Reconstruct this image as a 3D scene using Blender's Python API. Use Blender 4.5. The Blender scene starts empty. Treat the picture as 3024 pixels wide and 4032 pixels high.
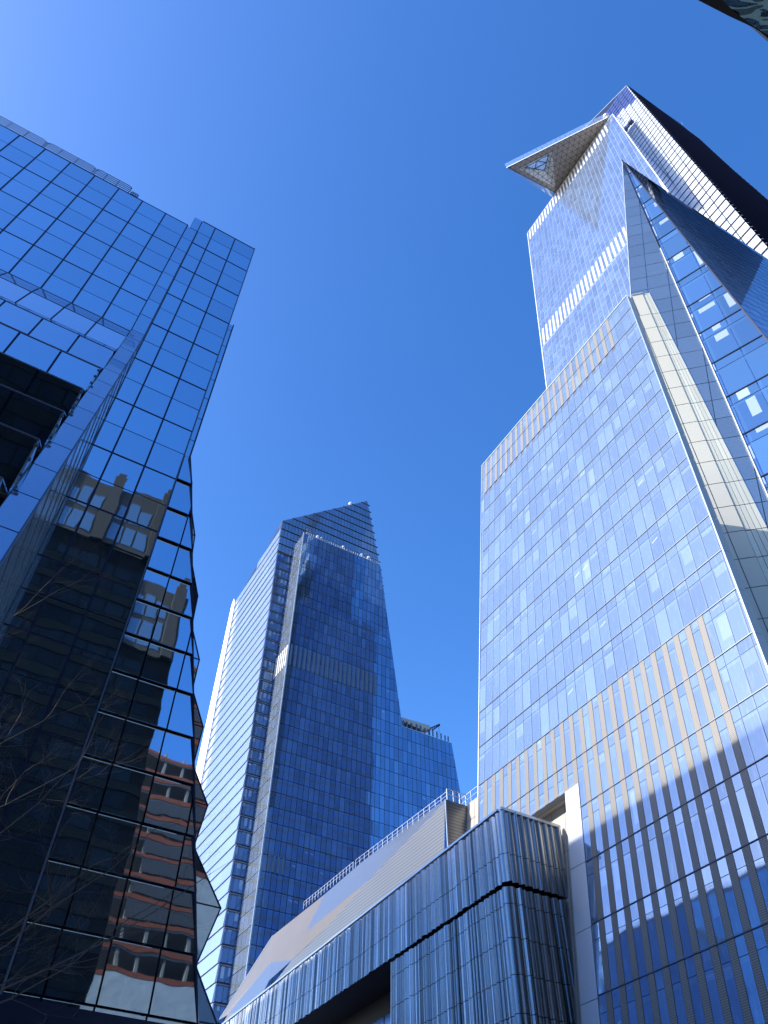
import bpy, bmesh, math, random
import numpy as np
from mathutils import Vector, Matrix
random.seed(7)
SC = bpy.context.scene
COL = SC.collection
R = math.radians

# ------------------------------------------------------------------ camera, sky, sun, exposure
EYE = Vector((0, 0, 1.6))
UPC = np.array([43, 2656, 3028.]); UPC /= np.linalg.norm(UPC)          # world up seen from the lens (right, up, forward)
FWC = np.array([0, 0, 1.]) - UPC * UPC[2]; FWC /= np.linalg.norm(FWC)
RTC = np.array([1, 0, 0.]) - UPC * UPC[0]; RTC = RTC - FWC * (RTC @ FWC); RTC /= np.linalg.norm(RTC)
F, CX, CY = 3028., 1512., 2016.
cam = bpy.data.cameras.new('camera')
cam.sensor_fit = 'VERTICAL'; cam.sensor_height = 36; cam.sensor_width = 27
cam.lens = F / 4032 * 36; cam.clip_end = 6000; cam.clip_start = 0.1
co = bpy.data.objects.new('camera', cam); COL.objects.link(co)
M = Matrix(((RTC[0], RTC[1], -RTC[2]), (FWC[0], FWC[1], -FWC[2]), (UPC[0], UPC[1], -UPC[2]))).to_4x4()
M.translation = EYE
co.matrix_world = M
SC.camera = co

AZ = R(60.4)                                                            # street grid: U across the avenue, V along it
UV = np.array([math.sin(AZ), math.cos(AZ), 0.]); VV = np.array([-math.cos(AZ), math.sin(AZ), 0.])
def W(q): return Vector((q[0] * UV[0] + q[1] * VV[0], q[0] * UV[1] + q[1] * VV[1], q[2] + 1.6))
def ray(p):
    d = np.array([p[0] - CX, CY - p[1], F]); d /= np.linalg.norm(d)
    w = np.array([d @ RTC, d @ FWC, d @ UPC]); return np.array([w @ UV, w @ VV, w[2]])
def proj(q):
    w = q[0] * UV + q[1] * VV + np.array([0, 0, q[2]])
    c = w[0] * RTC + w[1] * FWC + w[2] * UPC
    if c[2] <= 0: return None
    return CX + F * c[0] / c[2], CY - F * c[1] / c[2]
SUNT = np.array([.80, -.22, -.50]); SUNT /= np.linalg.norm(SUNT)         # the way the sunlight travels (u, v, z)
sw = SUNT[0] * UV + SUNT[1] * VV + np.array([0, 0, SUNT[2]])
SUN_EL = math.asin(-sw[2]); SUN_AZ = math.atan2(-sw[0], -sw[1])
sl = bpy.data.lights.new('sun', 'SUN'); sl.energy = 4.2; sl.angle = R(0.53); sl.color = (1, .95, .87)
so = bpy.data.objects.new('sun', sl); COL.objects.link(so)
so.rotation_mode = 'QUATERNION'; so.rotation_quaternion = Vector((sw[0], sw[1], sw[2])).to_track_quat('-Z', 'Y')
wd = bpy.data.worlds.new('World'); SC.world = wd; wd.use_nodes = True
nt = wd.node_tree; bg = nt.nodes['Background']
sky = nt.nodes.new('ShaderNodeTexSky'); sky.sky_type = 'NISHITA'; sky.sun_disc = False
sky.sun_elevation = SUN_EL; sky.sun_rotation = SUN_AZ
sky.air_density = 1.0; sky.dust_density = 1.0; sky.ozone_density = 3.0
hs_ = nt.nodes.new('ShaderNodeHueSaturation'); hs_.inputs['Hue'].default_value = .510; hs_.inputs['Saturation'].default_value = 1.30; hs_.inputs['Value'].default_value = 1.58; nt.links.new(sky.outputs[0], hs_.inputs['Color']); nt.links.new(hs_.outputs[0], bg.inputs[0]); bg.inputs[1].default_value = 0.15
vs = SC.view_settings
vs.view_transform = 'Standard'; vs.look = 'None'; vs.gamma = 1; vs.use_curve_mapping = False; vs.exposure = 0.6

# ------------------------------------------------------------------ materials
def mat(name, base, metal=0., rough=.5, var=0., bump=0., bscale=1., spec=.5, blind_light=None, streak=0., coat=0., noise=0., nscale=3., lines=None, alpha=None, emit=0., bstretch=(1, 1, 1)):
    m = bpy.data.materials.new(name); m.use_nodes = True
    n = m.node_tree.nodes; l = m.node_tree.links; b = n['Principled BSDF']
    b.inputs['Base Color'].default_value = (*base, 1); b.inputs['Metallic'].default_value = metal
    b.inputs['Roughness'].default_value = rough; b.inputs['Specular IOR Level'].default_value = spec
    if coat: b.inputs['Coat Weight'].default_value = coat; b.inputs['Coat Roughness'].default_value = .02
    geo = n.new('ShaderNodeNewGeometry')
    cur = None
    def mix(mode, fac, a, c):
        x = n.new('ShaderNodeMix'); x.data_type = 'RGBA'; x.blend_type = mode
        for s, v in ((0, fac), (6, a), (7, c)):
            if hasattr(v, 'links') or hasattr(v, 'is_linked'): l.new(v, x.inputs[s])
            elif s: x.inputs[s].default_value = (*v, 1)
            else: x.inputs[s].default_value = v
        return x.outputs[2]
    def math_(op, a, c=0., d=None):
        x = n.new('ShaderNodeMath'); x.operation = op
        for i, v in enumerate((a, c, d)):
            if v is None: continue
            if hasattr(v, 'is_linked'): l.new(v, x.inputs[i])
            else: x.inputs[i].default_value = v
        return x.outputs[0]
    cur = base
    if var or blind_light:
        at = n.new('ShaderNodeAttribute'); at.attribute_name = 'rnd'
        if var:
            f = math_('MULTIPLY_ADD', at.outputs['Fac'], 2 * var, 1 - var)
            hsv = n.new('ShaderNodeHueSaturation'); hsv.inputs['Color'].default_value = (*base, 1); l.new(f, hsv.inputs['Value'])
            cur = hsv.outputs[0]
    if blind_light:                                                            # blinds behind some panes; lit ceilings and lamp dashes painted into the colour
        uvn = n.new('ShaderNodeUVMap'); sx = n.new('ShaderNodeSeparateXYZ'); l.new(uvn.outputs[0], sx.inputs[0])
        r2 = math_('FRACT', math_('MULTIPLY', at.outputs['Fac'], 37.7)); r3 = math_('FRACT', math_('MULTIPLY', at.outputs['Fac'], 91.3))
        on = math_('LESS_THAN', r2, blind_light[0])
        lo = math_('MULTIPLY_ADD', r3, .75, .1)
        a = math_('GREATER_THAN', sx.outputs[1], lo); a = math_('MULTIPLY', a, math_('LESS_THAN', sx.outputs[1], .93))
        e1 = math_('GREATER_THAN', sx.outputs[0], math_('MULTIPLY', r2, .9)); e2 = math_('LESS_THAN', sx.outputs[0], math_('MULTIPLY_ADD', r3, .3, .65))
        a = math_('MULTIPLY', math_('MULTIPLY', a, on), math_('MULTIPLY', e1, e2))
        cur = mix('MIX', math_('MULTIPLY', a, blind_light[2]), cur, blind_light[1])
        r4 = math_('FRACT', math_('MULTIPLY', at.outputs['Fac'], 213.1))
        lp = math_('MULTIPLY', math_('LESS_THAN', r4, .05), math_('LESS_THAN', math_('ABSOLUTE', math_('ADD', math_('MULTIPLY_ADD', sx.outputs[0], .12, sx.outputs[1]), -.80)), .022))
        lp = math_('MULTIPLY', lp, math_('LESS_THAN', math_('ABSOLUTE', math_('ADD', sx.outputs[0], -.55)), .28))
        cur = mix('MIX', lp, cur, (.95, .97, 1.))
        in1 = math_('GREATER_THAN', sx.outputs[0], .12); in2 = math_('LESS_THAN', sx.outputs[1], .9)
        dk = math_('MULTIPLY', math_('MULTIPLY', in1, in2), math_('GREATER_THAN', r3, .25))
        cur = mix('MULTIPLY', math_('MULTIPLY', dk, .55), cur, (.72, .76, .86))
    if streak:
        tc = n.new('ShaderNodeMapping'); l.new(geo.outputs['Position'], tc.inputs[0]); tc.inputs['Scale'].default_value = (3.5, 3.5, .16)
        nz = n.new('ShaderNodeTexNoise'); l.new(tc.outputs[0], nz.inputs[0]); nz.inputs['Scale'].default_value = 1.2; nz.inputs['Detail'].default_value = 4
        mr = n.new('ShaderNodeMapRange'); mr.inputs[1].default_value = .55; mr.inputs[2].default_value = .8; l.new(nz.outputs[0], mr.inputs[0])
        cur = mix('MIX', math_('MULTIPLY', mr.outputs[0], streak), cur, (.8, .85, .95))
    if noise:
        nz = n.new('ShaderNodeTexNoise'); l.new(geo.outputs['Position'], nz.inputs[0]); nz.inputs['Scale'].default_value = nscale; nz.inputs['Detail'].default_value = 6
        mr = n.new('ShaderNodeMapRange'); mr.inputs[3].default_value = 1 - noise; mr.inputs[4].default_value = 1 + noise; l.new(nz.outputs[0], mr.inputs[0])
        hs = n.new('ShaderNodeHueSaturation'); l.new(mr.outputs[0], hs.inputs['Value'])
        if hasattr(cur, 'is_linked'): l.new(cur, hs.inputs['Color'])
        else: hs.inputs['Color'].default_value = (*cur, 1)
        cur = hs.outputs[0]
    if lines:                                                            # joint lines between panels: (direction in world axes, spacing, width) list, colour
        for d, s, w in lines[0]:
            dt = n.new('ShaderNodeVectorMath'); dt.operation = 'DOT_PRODUCT'; l.new(geo.outputs['Position'], dt.inputs[0]); dt.inputs[1].default_value = d
            fr = math_('FRACT', math_('DIVIDE', math_('ADD', dt.outputs['Value'], 500.), s))
            cur = mix('MIX', math_('LESS_THAN', fr, w / s), cur, lines[1])
    if hasattr(cur, 'is_linked'): l.new(cur, b.inputs['Base Color'])
    if bump:
        mp = n.new('ShaderNodeMapping'); l.new(geo.outputs['Position'], mp.inputs[0]); mp.inputs['Scale'].default_value = bstretch
        nz = n.new('ShaderNodeTexNoise'); l.new(mp.outputs[0], nz.inputs[0]); nz.inputs['Scale'].default_value = bscale; nz.inputs['Detail'].default_value = 1.5
        bp = n.new('ShaderNodeBump'); bp.inputs['Strength'].default_value = 1; bp.inputs['Distance'].default_value = bump
        l.new(nz.outputs[0], bp.inputs['Height']); l.new(bp.outputs[0], b.inputs['Normal'])
    if emit: b.inputs['Emission Color'].default_value = (*base, 1); b.inputs['Emission Strength'].default_value = emit
    if alpha is not None:
        b.inputs['Alpha'].default_value = alpha
    return m

MT = {}
MT['navy'] = mat('dark blue mullion metal', (.012, .014, .04), .3, .35)
MT['near_glass'] = mat('dark reflective glass', (.52, .70, .85), .97, .015, var=.05, bump=.005, bscale=.5)
MT['near_dim'] = mat('dusty reflective glass', (.30, .46, .62), .82, .05, var=.05, bump=.004, bscale=.5)
MT['fin_glass'] = mat('pale fin glass', (.55, .72, .85), .7, .12, streak=.5, bump=.01, bscale=1.5, bstretch=(1, 1, .15))
MT['podium_glass'] = mat('milky blue glass', (.37, .48, .60), .6, .03, var=.1, bump=.005, bscale=.45, blind_light=(.10, (.66, .78, .88), .45), streak=.28)
MT['tower_glass'] = mat('upper tower glass', (.24, .34, .56), .5, .05, var=.2, bump=.004, bscale=.4, streak=.35)
MT['louvre'] = mat('beige metal louvre', (.24, .225, .20), .2, .5, lines=([((0, 0, 1.), .16, .05)], (.12, .11, .1)))
MT['louvre_pale'] = mat('pale metal louvre', (.72, .70, .68), .1, .4, var=.1)
MT['trim'] = mat('pale aluminium trim', (.55, .62, .68), .6, .3)
MT['thin'] = mat('grey joint metal', (.13, .15, .2), .5, .4)
MT['white_glass'] = mat('bright fritted glass', (.66, .70, .75), .15, .2, var=.06, bump=.004, bscale=.4)
MT['violet_glass'] = mat('violet crown glass', (.16, .19, .42), .6, .1, var=.1)
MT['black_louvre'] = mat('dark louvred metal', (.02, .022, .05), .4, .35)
MT['prism_glass'] = mat('clear corner glass', (.12, .27, .50), .6, .02, var=.15, blind_light=(.5, (.82, .9, .97), .85))
MT['prism_side'] = mat('deep blue side glass', (.30, .48, .80), .4, .05, var=.12)
MT['prism_left'] = mat('grey green side glass', (.36, .45, .50), .75, .03, var=.06, bump=.006, bscale=.3)
MT['beige'] = mat('beige stone panel', (.60, .58, .49), 0, .5, noise=.05)
MT['beige_wall'] = mat('beige wall panel', (.52, .47, .40), .1, .45, noise=.05)
MT['pier'] = mat('pale grey metal pier', (.62, .66, .70), .35, .35, noise=.03)
MT['soffit'] = mat('soffit panel', (.30, .27, .24), .2, .4, noise=.04)
MT['centre_glass'] = mat('deep blue tower glass', (.22, .35, .50), .78, .03, var=.15, bump=.002, bscale=.5, blind_light=(.25, (.25, .38, .6), .45))
MT['crown_glass'] = mat('blue grey crown glass', (.26, .36, .48), .7, .08, var=.08)
MT['stripe_glass'] = mat('pale blue stepped glass', (.50, .60, .82), .55, .08, var=.05)
MT['strip_glass'] = mat('dark strip glass', (.10, .19, .36), .6, .08, var=.2, blind_light=(.5, (.4, .5, .62), .6))
MT['slab_glass'] = mat('pale edge glass', (.45, .54, .60), .75, .06, var=.12)
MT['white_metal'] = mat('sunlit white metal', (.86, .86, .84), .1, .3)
MT['steel'] = mat('ribbed stainless steel', (.30, .32, .34), 1., .27, noise=.1, nscale=.5, var=.5)
MT['rail'] = mat('pale railing metal', (.7, .72, .75), .4, .35)
MT['rail_dark'] = mat('dark railing metal', (.02, .03, .09), 0, .6, spec=.2)
MT['black'] = mat('black recess', (.012, .012, .016), 0, .6)
MT['glass_panel'] = mat('clear parapet glass', (.45, .65, .95), .2, .05, alpha=.35)

# ------------------------------------------------------------------ mesh helpers
class MB:
    def __init__(s): s.v = []; s.f = []; s.r = []; s.uv = []
    def face(s, pts, rnd=.5, uvs=None):
        i = len(s.v); s.v += [W(p) for p in pts]; s.f.append(tuple(range(i, i + len(pts)))); s.r.append(rnd)
        s.uv.append(uvs if uvs else [(0, 0)] * len(pts))
    def prism(s, front, n, d, rnd=.5, uvs=None, back=True):
        b = [p - n * d for p in front]
        s.face(front, rnd, uvs)
        k = len(front)
        for i in range(k):
            j = (i + 1) % k
            s.face([front[j], front[i], b[i], b[j]], rnd)
        if back: s.face(b[::-1], rnd)
    def box(s, a, b):                                                    # axis-aligned in (u, v, z)
        (x0, y0, z0), (x1, y1, z1) = np.minimum(a, b), np.maximum(a, b)
        P = [np.array(q) for q in ((x0, y0, z0), (x1, y0, z0), (x1, y1, z0), (x0, y1, z0), (x0, y0, z1), (x1, y0, z1), (x1, y1, z1), (x0, y1, z1))]
        for q in ((0, 3, 2, 1), (4, 5, 6, 7), (0, 1, 5, 4), (1, 2, 6, 5), (2, 3, 7, 6), (3, 0, 4, 7)): s.face([P[i] for i in q])
    def bar(s, a, b, w, seg=4, w2=None):
        a = np.array(a, float); b = np.array(b, float); d = b - a; L = np.linalg.norm(d)
        if L < 1e-6: return
        d /= L; x = np.cross(d, [0, 0, 1.]); 
        if np.linalg.norm(x) < .05: x = np.cross(d, [1., 0, 0])
        x /= np.linalg.norm(x); y = np.cross(d, x); w2 = w if w2 is None else w2
        c = [math.pi / seg + 2 * math.pi * i / seg for i in range(seg)]
        A = [a + (x * math.cos(t) + y * math.sin(t)) * w for t in c]; B = [b + (x * math.cos(t) + y * math.sin(t)) * w2 for t in c]
        for i in range(seg):
            j = (i + 1) % seg; s.face([A[i], A[j], B[j], B[i]])
        s.face(A[::-1]); s.face(B)
    def build(s, name, m, parent=None, stuff=False, smooth=False, weld=False):
        if not s.f: return None
        me = bpy.data.meshes.new(name); me.from_pydata(s.v, [], s.f)
        at = me.attributes.new('rnd', 'FLOAT', 'FACE'); at.data.foreach_set('value', s.r)
        ul = me.uv_layers.new(name='UVMap'); flat = [c for u in s.uv for p in u for c in p]; ul.data.foreach_set('uv', flat)
        me.materials.append(MT[m] if isinstance(m, str) else m)
        if weld:
            bm = bmesh.new(); bm.from_mesh(me); bmesh.ops.remove_doubles(bm, verts=bm.verts, dist=1e-4); bmesh.ops.recalc_face_normals(bm, faces=bm.faces); bm.to_mesh(me); bm.free()
        if smooth: me.polygons.foreach_set('use_smooth', [True] * len(me.polygons))
        me.update()
        o = bpy.data.objects.new(name, me); COL.objects.link(o)
        if parent:
            o.parent = parent
            o.matrix_parent_inverse = parent.matrix_world.inverted()
        if stuff: o['kind'] = 'stuff'
        return o
def thing(name, label, cat, at=(0, 0, -1.6), group=None):
    o = bpy.data.objects.new(name, None); COL.objects.link(o); o.empty_display_size = 1
    o.matrix_world = Matrix.Translation(W(at))
    bpy.context.view_layer.update()
    o['label'] = label; o['category'] = cat
    if group: o['group'] = group
    return o
def tag(o, label, cat, group=None):
    o['label'] = label; o['category'] = cat
    if group: o['group'] = group
    return o

def clip(poly, subj):                                                    # Sutherland-Hodgman, poly convex CCW
    out = subj
    for i in range(len(poly)):
        a, b = poly[i], poly[(i + 1) % len(poly)]; inp = out; out = []
        if not inp: return []
        sd = lambda p: (b[0] - a[0]) * (p[1] - a[1]) - (b[1] - a[1]) * (p[0] - a[0])
        for j in range(len(inp)):
            p, q = inp[j - 1], inp[j]; sp, sq = sd(p), sd(q)
            if (sp >= 0) != (sq >= 0):
                t = sp / (sp - sq); out.append((p[0] + t * (q[0] - p[0]), p[1] + t * (q[1] - p[1])))
            if sq >= 0: out.append(q)
    return out
def area2(p): return .5 * sum(p[i - 1][0] * p[i][1] - p[i][0] * p[i - 1][1] for i in range(len(p)))
def ccw(p): return p if area2(p) > 0 else p[::-1]

class Face:
    """plane through O with horizontal unit direction h and climb g (g[2] == 1); parameters (a, z)"""
    def __init__(s, O, h, g, side=-1):
        s.O = np.array(O, float); s.h = np.array(h, float); s.h /= np.linalg.norm(s.h)
        s.g = np.array(g, float); s.g = s.g / s.g[2]
        n = np.cross(s.h, s.g); n /= np.linalg.norm(n)
        s.n = n if n @ (-s.O) > 0 else -n                                # towards the street where the camera stands
        if side == 'away': s.n = -s.n
    def pt(s, a, z, off=0.): return s.O + a * s.h + (z - s.O[2]) * s.g + s.n * off
    def px(s, p, off=0.):
        r = ray(p); t = ((s.O + s.n * off) @ s.n) / (r @ s.n); q = r * t - s.n * off
        z = q[2]; a = (q - s.O - (z - s.O[2]) * s.g) @ s.h
        return (a, z)

PANES = {}
def panes(th, key, face, poly, ac, zc, gap=(.05, .05), off=.06, depth=.05, tilt=.0, tiltb=0., sel=None, shift=None):
    """one pane in every cell of the grid ac x zc that lies inside the convex polygon"""
    poly = ccw(poly); rev = (np.cross(face.h, face.g) @ face.n) < 0
    L = PANES.setdefault(th.name, {}).setdefault(key, [])
    A0, A1 = min(p[0] for p in poly), max(p[0] for p in poly); Z0, Z1 = min(p[1] for p in poly), max(p[1] for p in poly)
    for j in range(len(zc) - 1):
        z0, z1 = sorted((zc[j], zc[j + 1]))
        if z1 < Z0 or z0 > Z1: continue
        for i in range(len(ac) - 1):
            a0, a1 = sorted((ac[i], ac[i + 1]))
            if a1 < A0 or a0 > A1: continue
            if sel and not sel(i, j, .5 * (a0 + a1), .5 * (z0 + z1)): continue
            g0, g1 = gap
            if a1 - a0 <= 2 * g0 + .02 or z1 - z0 <= 2 * g1 + .02: continue
            c = clip(poly, [(a0 + g0, z0 + g1), (a1 - g0, z0 + g1), (a1 - g0, z1 - g1), (a0 + g0, z1 - g1)])
            if len(c) < 3 or abs(area2(c)) < .02: continue
            tx, ty = random.gauss(0, tilt), random.gauss(0, tilt) + tiltb
            am, zm = .5 * (a0 + a1), .5 * (z0 + z1)
            pts = [face.pt(p[0], p[1], off + (p[0] - am) * tx - (p[1] - zm) * ty) for p in c]
            uv = [((p[0] - a0) / (a1 - a0), (p[1] - z0) / (z1 - z0)) for p in c]
            if rev: pts = pts[::-1]; uv = uv[::-1]
            q = [proj(p) for p in pts]; ar = 0
            if all(q):
                cx, cy = sum(p[0] for p in q) / len(q), sum(p[1] for p in q) / len(q)
                if -60 < cx < 3084 and -60 < cy < 4092: ar = abs(area2(q))
            L.append((ar, pts, face.n, depth, random.random(), uv))
def finish(th, names, budget=100):
    """the panes that show largest become parts of their own, the rest one part"""
    for key, (name, m) in names.items():
        L = sorted(PANES[th.name].get(key, []), key=lambda x: -x[0])
        nb = budget[key] if isinstance(budget, dict) else budget
        if len(L) <= nb: nb = len(L)
        for e in L[:nb]:
            b = MB(); b.prism(e[1], e[2], e[3], e[4], e[5]); b.build(name, m, th)
        if L[nb:]:
            b = MB()
            for e in L[nb:]: b.prism(e[1], e[2], e[3], e[4], e[5], back=False)
            b.build(name, m, th, stuff=True)
def slab(th, name, m, face, poly, off=0., depth=.3):
    b = MB(); poly = ccw(poly)
    pts = [face.pt(p[0], p[1], off) for p in poly]
    if (np.cross(face.h, face.g) @ face.n) < 0: pts = pts[::-1]
    b.prism(pts, face.n, depth); return b.build(name, m, th)
def ln(x0, x1, n): return [x0 + (x1 - x0) * i / n for i in range(n + 1)]
def steps(a, b, s):
    n = int(math.ceil(abs(b - a) / abs(s))); s = abs(s) if b > a else -abs(s)
    return [a + s * i for i in range(n + 1)]
U1 = np.array([1., 0, 0]); V1 = np.array([0, 1., 0]); Z1 = np.array([0, 0, 1.])
TL = math.tan(R(7.2))
def onU(p, u): d = ray(p); return d * (u / d[0])
def onV(p, v): d = ray(p); return d * (v / d[1])

# ------------------------------------------------------------------ ground
def sheet(name, q0, q1, z, m, kind='structure'):
    b = MB(); b.face([np.array((q0[0], q0[1], z)), np.array((q1[0], q0[1], z)), np.array((q1[0], q1[1], z)), np.array((q0[0], q1[1], z))])
    o = b.build(name, m); o['kind'] = kind; return o
MT['asphalt'] = mat('asphalt', (.05, .05, .055), 0, .85, noise=.15, nscale=2)
MT['paving'] = mat('concrete paving', (.25, .24, .23), 0, .8, noise=.12, nscale=1.5, lines=([((UV[0], UV[1], 0), 1.5, .02), ((VV[0], VV[1], 0), 1.5, .02)], (.1, .1, .1)))
sheet('ground', (-3000, -3000), (3000, 3000), -1.75, 'asphalt')
b = MB(); b.box((-60, -20, -1.75), (14, 29, -1.6)); o = b.build('pavement', 'paving'); o['kind'] = 'structure'
b = MB(); b.box((38, -60, -1.75), (60, 320, -1.6)); o = b.build('pavement', 'paving'); o['kind'] = 'structure'

# ------------------------------------------------------------------ near glass building on the left
LB = thing('glass_office_building', 'near dark blue mirror glass building with pleated facade filling the left side', 'building', (-8, 40, -1.6))
vN = 29.17
N = Face((0, vN, 0), U1, Z1)
zN = [64.87 - 2.2667 * i for i in range(16)] + [30.87 - 2.04 * i for i in range(1, 13)]
uN = [-1.55, -.38, 1.43, 3.24]
polyN = [(-2.2, 64.87), (3.24, 64.87), (3.24, 7.8), (-1.55, 7.8), (-1.55, 62.3), (-2.2, 62.5)]
slab(LB, 'wall', 'navy', N, [(-1.55, 64.9), (3.24, 64.9), (3.24, 7.8), (-1.55, 7.8)], 0, .4)
slab(LB, 'wall', 'navy', N, [(-2.2, 64.9), (-1.55, 64.9), (-1.55, 62.3), (-2.2, 62.5)], 0, .4)
panes(LB, 'g', N, [(-2.2, 64.87), (3.24, 64.87), (3.24, 7.8), (-2.2, 7.8)], [-2.2, -.38 - 1.17], zN[:2], (.03, .03), tilt=.0015)
for j in range(len(zN) - 1):
    g = (.045, .05 if True else .02)
    panes(LB, 'g', N, [(-1.6, 64.87), (3.3, 64.87), (3.3, 7.8), (-1.6, 7.8)], uN, zN[j:j + 2], (.045, .03), tilt=.0018)
# heavier storey lines and posts in front of the joints
b = MB()
for u in (-.38, 1.43): b.box((u - .05, vN - .09, 7.8), (u + .05, vN - .02, 64.87))
for i in range(0, len(zN), 2): b.box((-1.5, vN - .085, zN[i] - .04), (3.24, vN - .02, zN[i] + .04))
b.build('mullion_frame', 'navy', LB)
b = MB(); b.box((3.2, vN - .12, 7.8), (3.27, vN + .02, 51.5)); b.box((3.2, vN - .12, 51.5), (3.27, vN + .02, 64.95)); b.build('corner_trim', 'thin', LB)
# slanting wing beyond the corner trim
N2 = Face((0, vN + .12, 0), U1, Z1)
sl2 = [(3.58, 51.5), (3.58, 35.5), (4.09, 33.46), (5.96, 24.81), (7.62, 17.18), (9.24, 9.8), (9.7, 7.8)]
upper = [(3.24, 51.5), (3.58, 51.5), (3.58, 35.5), (3.24, 35.5)]
lower = [(3.24, 35.5), (3.58, 35.5), (9.75, 7.8), (3.24, 7.8)]
slab(LB, 'wall', 'navy', N2, upper, 0, .4); slab(LB, 'wall', 'navy', N2, lower, 0, .4)
panes(LB, 'g', N2, upper, [3.27, 3.56], [z - .6 for z in zN], (.01, .03), tilt=.001, tiltb=0)
z2 = [35.6, 33.3, 30.9, 28.6] + [26.4 - 2.04 * i for i in range(11)]
panes(LB, 'g', N2, lower, [3.28, 4.48, 6.18, 7.93, 9.8], z2, (.035, .02), off=.1, tilt=.002, tiltb=.07)
b = MB()
for p, q in zip(sl2[:-1], sl2[1:]): b.bar((p[0], vN - .02, p[1]), (q[0], vN - .02, q[1]), .05)
b.build('edge_trim', 'navy', LB)
# pleated street side running away from the corner
pk = [(4.14, 33.58), (5.11, 29.75), (6.07, 25.86), (6.88, 22.26), (7.73, 18.95), (8.6, 15.57), (9.85, 11.84), (10.4, 8.14)]
vl = [(3.58, 35.5), (4.48, 31.73), (5.28, 28.0), (6.15, 23.98), (6.89, 20.61), (7.66, 17.08), (8.37, 13.81), (9.28, 9.77), (9.9, 6.3)]
prof = []
for i in range(8): prof += [vl[i], pk[i]]
prof.append(vl[8])
DV = 110.
fr = MB()
for i, (p, q) in enumerate(zip(prof[:-1], prof[1:])):
    P, Q = np.array((p[0], vN + .12, p[1])), np.array((q[0], vN + .12, q[1]))
    g = (Q - P); g = g / g[2]
    f = Face(P, V1, g); f.n = f.n if f.n[0] > 0 else -f.n
    zlo, zhi = sorted((p[1], q[1]))
    panes(LB, 's', f, [(0, zlo), (DV, zlo), (DV, zhi), (0, zhi)], steps(0, DV, 2.75), [zlo, zhi], (.05, .04), off=.0, depth=.06, tilt=.002)
for i in range(8):                                                       # glazed triangular ends of the pleats
    P = [np.array((x, vN + .10, z)) for x, z in (vl[i], pk[i], vl[i + 1])]
    m_ = MB(); m_.prism(P[::-1] if i < 0 else P, np.array((0, -1., 0)), .05, random.random()); m_.build('pleat_end', 'near_glass', LB)
    for a, c in ((P[0], P[1]), (P[1], P[2])): fr.bar(a, c, .035)
    t = (P[1][2] - P[2][2]) / (P[0][2] - P[2][2]); mid = P[2] + t * (P[0] - P[2]); fr.bar(P[1], mid, .03)
for x, z in prof: fr.bar((x, vN + .1, z), (x, vN + DV, z), .05)
fr.build('pleat_frame', 'navy', LB)
b = MB(); pb = [np.array((x - .25, vN + .12, z)) for x, z in prof] + [np.array((-30, vN + .12, 6.3)), np.array((-30, vN + .12, 35.5))]
b.prism(pb, np.array((0, -1., 0)), DV); b.box((-30, vN + .5, 35.5), (3.5, vN + DV, 51.4)); b.box((-2.1, vN + .45, 51.4), (3.2, vN + DV, 64.8)); b.box((-30, vN + .45, 51.4), (-2.1, vN + DV, 62.6))
b.box((-30, vN + .3, -1.6), (9.5, vN + DV, 6.3)); b.build('core', 'navy', LB)
SU = Face((3.6, vN, 0), V1, Z1, 'away'); SU.n = np.array((1., 0, 0))
panes(LB, 's', SU, [(.2, 35.6), (DV, 35.6), (DV, 51.4), (.2, 51.4)], steps(.2, DV, 2.75), [35.6 + 2.26 * i for i in range(8)], (.04, .03), off=-.02, tilt=.002)
SU2 = Face((3.26, vN, 0), V1, Z1, 'away'); SU2.n = np.array((1., 0, 0))
panes(LB, 's', SU2, [(.2, 51.5), (DV, 51.5), (DV, 64.8), (.2, 64.8)], steps(.2, DV, 2.75), [64.8 - 2.2667 * i for i in range(7)], (.04, .03), off=-.02, tilt=.002)
# strip B that leans forward as it comes down
Bp = [(62.5, 29.1), (44.4, 28.75), (42.5, 28.1), (37, 26.2), (25, 21.5), (15.6, 17.8), (3, 13.0)]
for i in range(len(Bp) - 1):
    (za, va), (zb, vb) = Bp[i], Bp[i + 1]
    f = Face((-2.42, vb, zb), U1, ((0, (va - vb) / (za - zb), 1)))
    n_ = max(1, round((za - zb) / 2.26))
    slab(LB, 'wall', 'navy', f, [(0, zb), (.87, zb), (.87, za), (0, za)], -.03, .2)
    panes(LB, 'd' if za < 45 else 'g', f, [(0, zb), (.87, zb), (.87, za), (0, za)], [0.02, .85], ln(zb, za, n_), (.02, .03), off=.02, tilt=.001)
def Bv(z):
    for (za, va), (zb, vb) in zip(Bp[:-1], Bp[1:]):
        if za >= z >= zb: return vb + (va - vb) * (z - zb) / (za - zb)
    return 13.
# glazed return between strip B and the main plane
zz = ln(62.3, 4, 26)
ret, rf = MB(), MB()
for za, zb in zip(zz[:-1], zz[1:]):
    ret.face([np.array((-1.56, Bv(za), za)), np.array((-1.50, vN - .02, za)), np.array((-1.50, vN - .02, zb)), np.array((-1.56, Bv(zb), zb))], random.random())
    rf.bar((-1.54, Bv(zb) - .02, zb), (-1.49, vN - .05, zb), .02)
    rf.bar((-1.55, Bv(za) - .02, za), (-1.55, Bv(zb) - .02, zb), .03)
ret.build('return_glass', 'fin_glass', LB); rf.build('return_frame', 'thin', LB)
b = MB(); b.box((-1.6, vN - .1, 4), (-1.47, vN, 62.4)); b.build('corner_post', 'navy', LB)
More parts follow.
